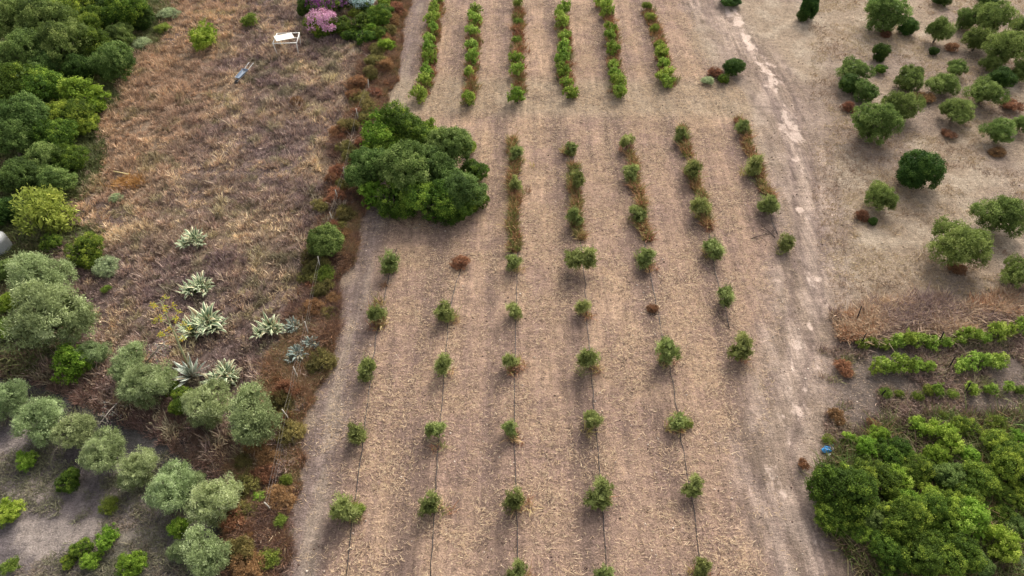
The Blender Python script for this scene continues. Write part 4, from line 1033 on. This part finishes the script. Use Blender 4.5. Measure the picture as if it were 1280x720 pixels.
# water tank at the left edge
e = root('water_tank', 1, 312, 'white domed water tank half hidden at the left edge under trees', 'tank', 0); e.scale = (.75, .75, .8)
m = MB(); prof = [(0.0, 1.62), (.12, 1.62), (.14, 1.56), (.4, 1.5), (.75, 1.35), (.92, 1.18), (.95, 1.05), (.93, .95), (.95, .85), (.93, .7), (.95, .55), (.93, .4), (.95, .25), (.95, 0), (0, 0)]
nS = 28; V = []; F = []
for (r_, z_) in prof:
    for k in range(nS): V.append((r_*math.cos(2*PI*k/nS), r_*math.sin(2*PI*k/nS), z_))
for i in range(len(prof)-1):
    for k in range(nS): F.append((i*nS+k, (i+1)*nS+k, (i+1)*nS+(k+1) % nS, i*nS+(k+1) % nS))
m.add(V, F, S(150, 150, 146)); ob('body', m.mesh('tank_body', M_paint, True), e)
m = MB(); m.tube([(0, 0, 1.6), (0, 0, 1.68)], [.22, .2], 20, S(70, 90, 110)); ob('lid', m.mesh('tank_lid', M_plastic, True), e)
# blue rubbish
def crumple(name, cx, cy, r, c, seed, par, asp=(1, 1, .35)):
    rng = np.random.RandomState(seed); m = MB(); nu, nv = 14, 9; V = []; F = []
    for i in range(nv+1):
        for j in range(nu):
            th = PI*i/nv; ph = 2*PI*j/nu; k = r*(.75+.5*rng.rand())
            V.append((cx+k*math.sin(th)*math.cos(ph)*asp[0], cy+k*math.sin(th)*math.sin(ph)*asp[1], max(.005, r*asp[2]*.8+k*math.cos(th)*asp[2])))
    for i in range(nv):
        for j in range(nu): F.append((i*nu+j, (i+1)*nu+j, (i+1)*nu+(j+1) % nu, i*nu+(j+1) % nu))
    m.add(V, F, c); ob(name, m.mesh(name, M_plastic), par)
e = root('rubbish_bag', 1035, 562, 'crumpled blue and white plastic rubbish beside the lower right thicket', 'rubbish', .3)
crumple('blue_plastic', -.1, 0, .24, S(24, 130, 190), 1, e, (1.0, .7, .4)); crumple('dark_blue_plastic', .27, .12, .14, S(44, 70, 150), 2, e, (1.1, .6, .5)); crumple('white_plastic', .12, .0, .15, S(214, 206, 214), 3, e, (1.1, .8, .4)); crumple('paper_scrap', -.1, -.24, .07, S(232, 230, 224), 4, e)
# dead branches
def branch(px, py, ang, L, lab, seed, c=S(84, 70, 62), rad=.035):
    e = root('dead_branch', px, py, lab, 'branch', ang); rng = random.Random(seed); m = MB()
    def grow(p, a, ln, r, d):
        q = [p]; n = 4
        for k in range(n):
            a += rng.gauss(0, .22); p = (p[0]+math.cos(a)*ln/n, p[1]+math.sin(a)*ln/n, max(.02, p[2]+rng.gauss(0, .05))); q.append(p)
        m.tube(q, [r*(1-.18*k) for k in range(n+1)], 6, c)
        if d:
            for k in (1, 2, 3, 4): grow(q[k], a+rng.choice((-1, 1))*rng.uniform(.4, .9), ln*.5, r*.5, d-1)
    grow((-L/2, 0, .05), 0, L, rad, 2)
    o = ob('boughs', m.mesh('dead_boughs', M_wood, True), e)
branch(958, 296, .1, 1.9, 'dark dead branch on the field beside the rightmost sapling row', 1)
branch(968, 288, 1.4, 1.2, 'smaller dead branch crossing the dark one near the rightmost saplings', 2)
branch(1102, 356, -.7, 1.6, 'thin curved dead branch on the bare ground left of the broad olive', 3, S(120, 100, 84), .02)
branch(1110, 362, .9, 1.0, 'short dead twig beside the thin curved branch', 4, S(110, 92, 78), .018)
branch(906, 400, -1.2, 1.5, 'dark dead twig on the pipe between the lower right saplings', 5, S(70, 58, 52), .02)
branch(540, 283, .2, 2.4, 'grey dead boughs on the ground at the foot of the big thicket', 6, S(126, 116, 106), .03)
branch(1060, 280, .3, .9, 'short twig by the rusty bush of the small round olive', 7, S(96, 80, 70), .018)
e = root('fallen_pole', 155, 223, 'pale yellow pole lying in the meadow beside orange grass', 'pole', math.radians(-12)); m = MB()
m.tube([(-.55, 0, .5), (0, 0, .47), (.55, .02, .42)], .035, 8, S(204, 184, 130)); ob('shaft', m.mesh('pole_shaft', M_wood, True), e)
x0, y0 = G(162, 231); P = np.random.RandomState(3).normal(size=(60, 2))*np.array([.5, .3])+np.array([x0, y0]); rr = np.random.RandomState(4)
blades('orange_grass', P, .3+.2*rr.rand(60), 14, rr, np.tile(S(172, 130, 76), (60, 1)), spread=.2, wid=.02, label='patch of orange dry grass under the fallen pole in the meadow')

# ------------------------------------------------------------------ light
w = bpy.data.worlds.new('World'); sc.world = w; w.use_nodes = True; nt = w.node_tree; nt.nodes.clear()
bg = nt.nodes.new('ShaderNodeBackground'); sky = nt.nodes.new('ShaderNodeTexSky'); wo = nt.nodes.new('ShaderNodeOutputWorld')
SUN_EL, SUN_AZ = 38.0, 22.0      # degrees above the horizon; clockwise from +Y (the far side)
sky.sky_type = 'NISHITA'; sky.sun_disc = False; sky.sun_elevation = math.radians(SUN_EL); sky.sun_rotation = math.radians(SUN_AZ)
sky.dust_density = 4.0; sky.air_density = .8; sky.ozone_density = .6
bg.inputs['Strength'].default_value = .15
hsn = nt.nodes.new('ShaderNodeHueSaturation'); hsn.inputs['Saturation'].default_value = .32; nt.links.new(sky.outputs[0], hsn.inputs['Color']); nt.links.new(hsn.outputs[0], bg.inputs[0]); nt.links.new(bg.outputs[0], wo.inputs[0])
ld = bpy.data.lights.new('sun', 'SUN'); lo_ = bpy.data.objects.new('sun', ld); C.objects.link(lo_)
ld.energy = 1.25; ld.angle = math.radians(28); ld.color = (1, .94, .84)
el, az = math.radians(SUN_EL), math.radians(SUN_AZ)
sd = Vector((math.sin(az)*math.cos(el), math.cos(az)*math.cos(el), math.sin(el)))
lo_.rotation_euler = sd.to_track_quat('Z', 'Y').to_euler(); lo_.location = sd*60
sc.view_settings.view_transform = 'Standard'; sc.view_settings.look = 'None'; sc.view_settings.exposure = 1.1; sc.view_settings.gamma = 1
sc.render.engine = 'CYCLES'
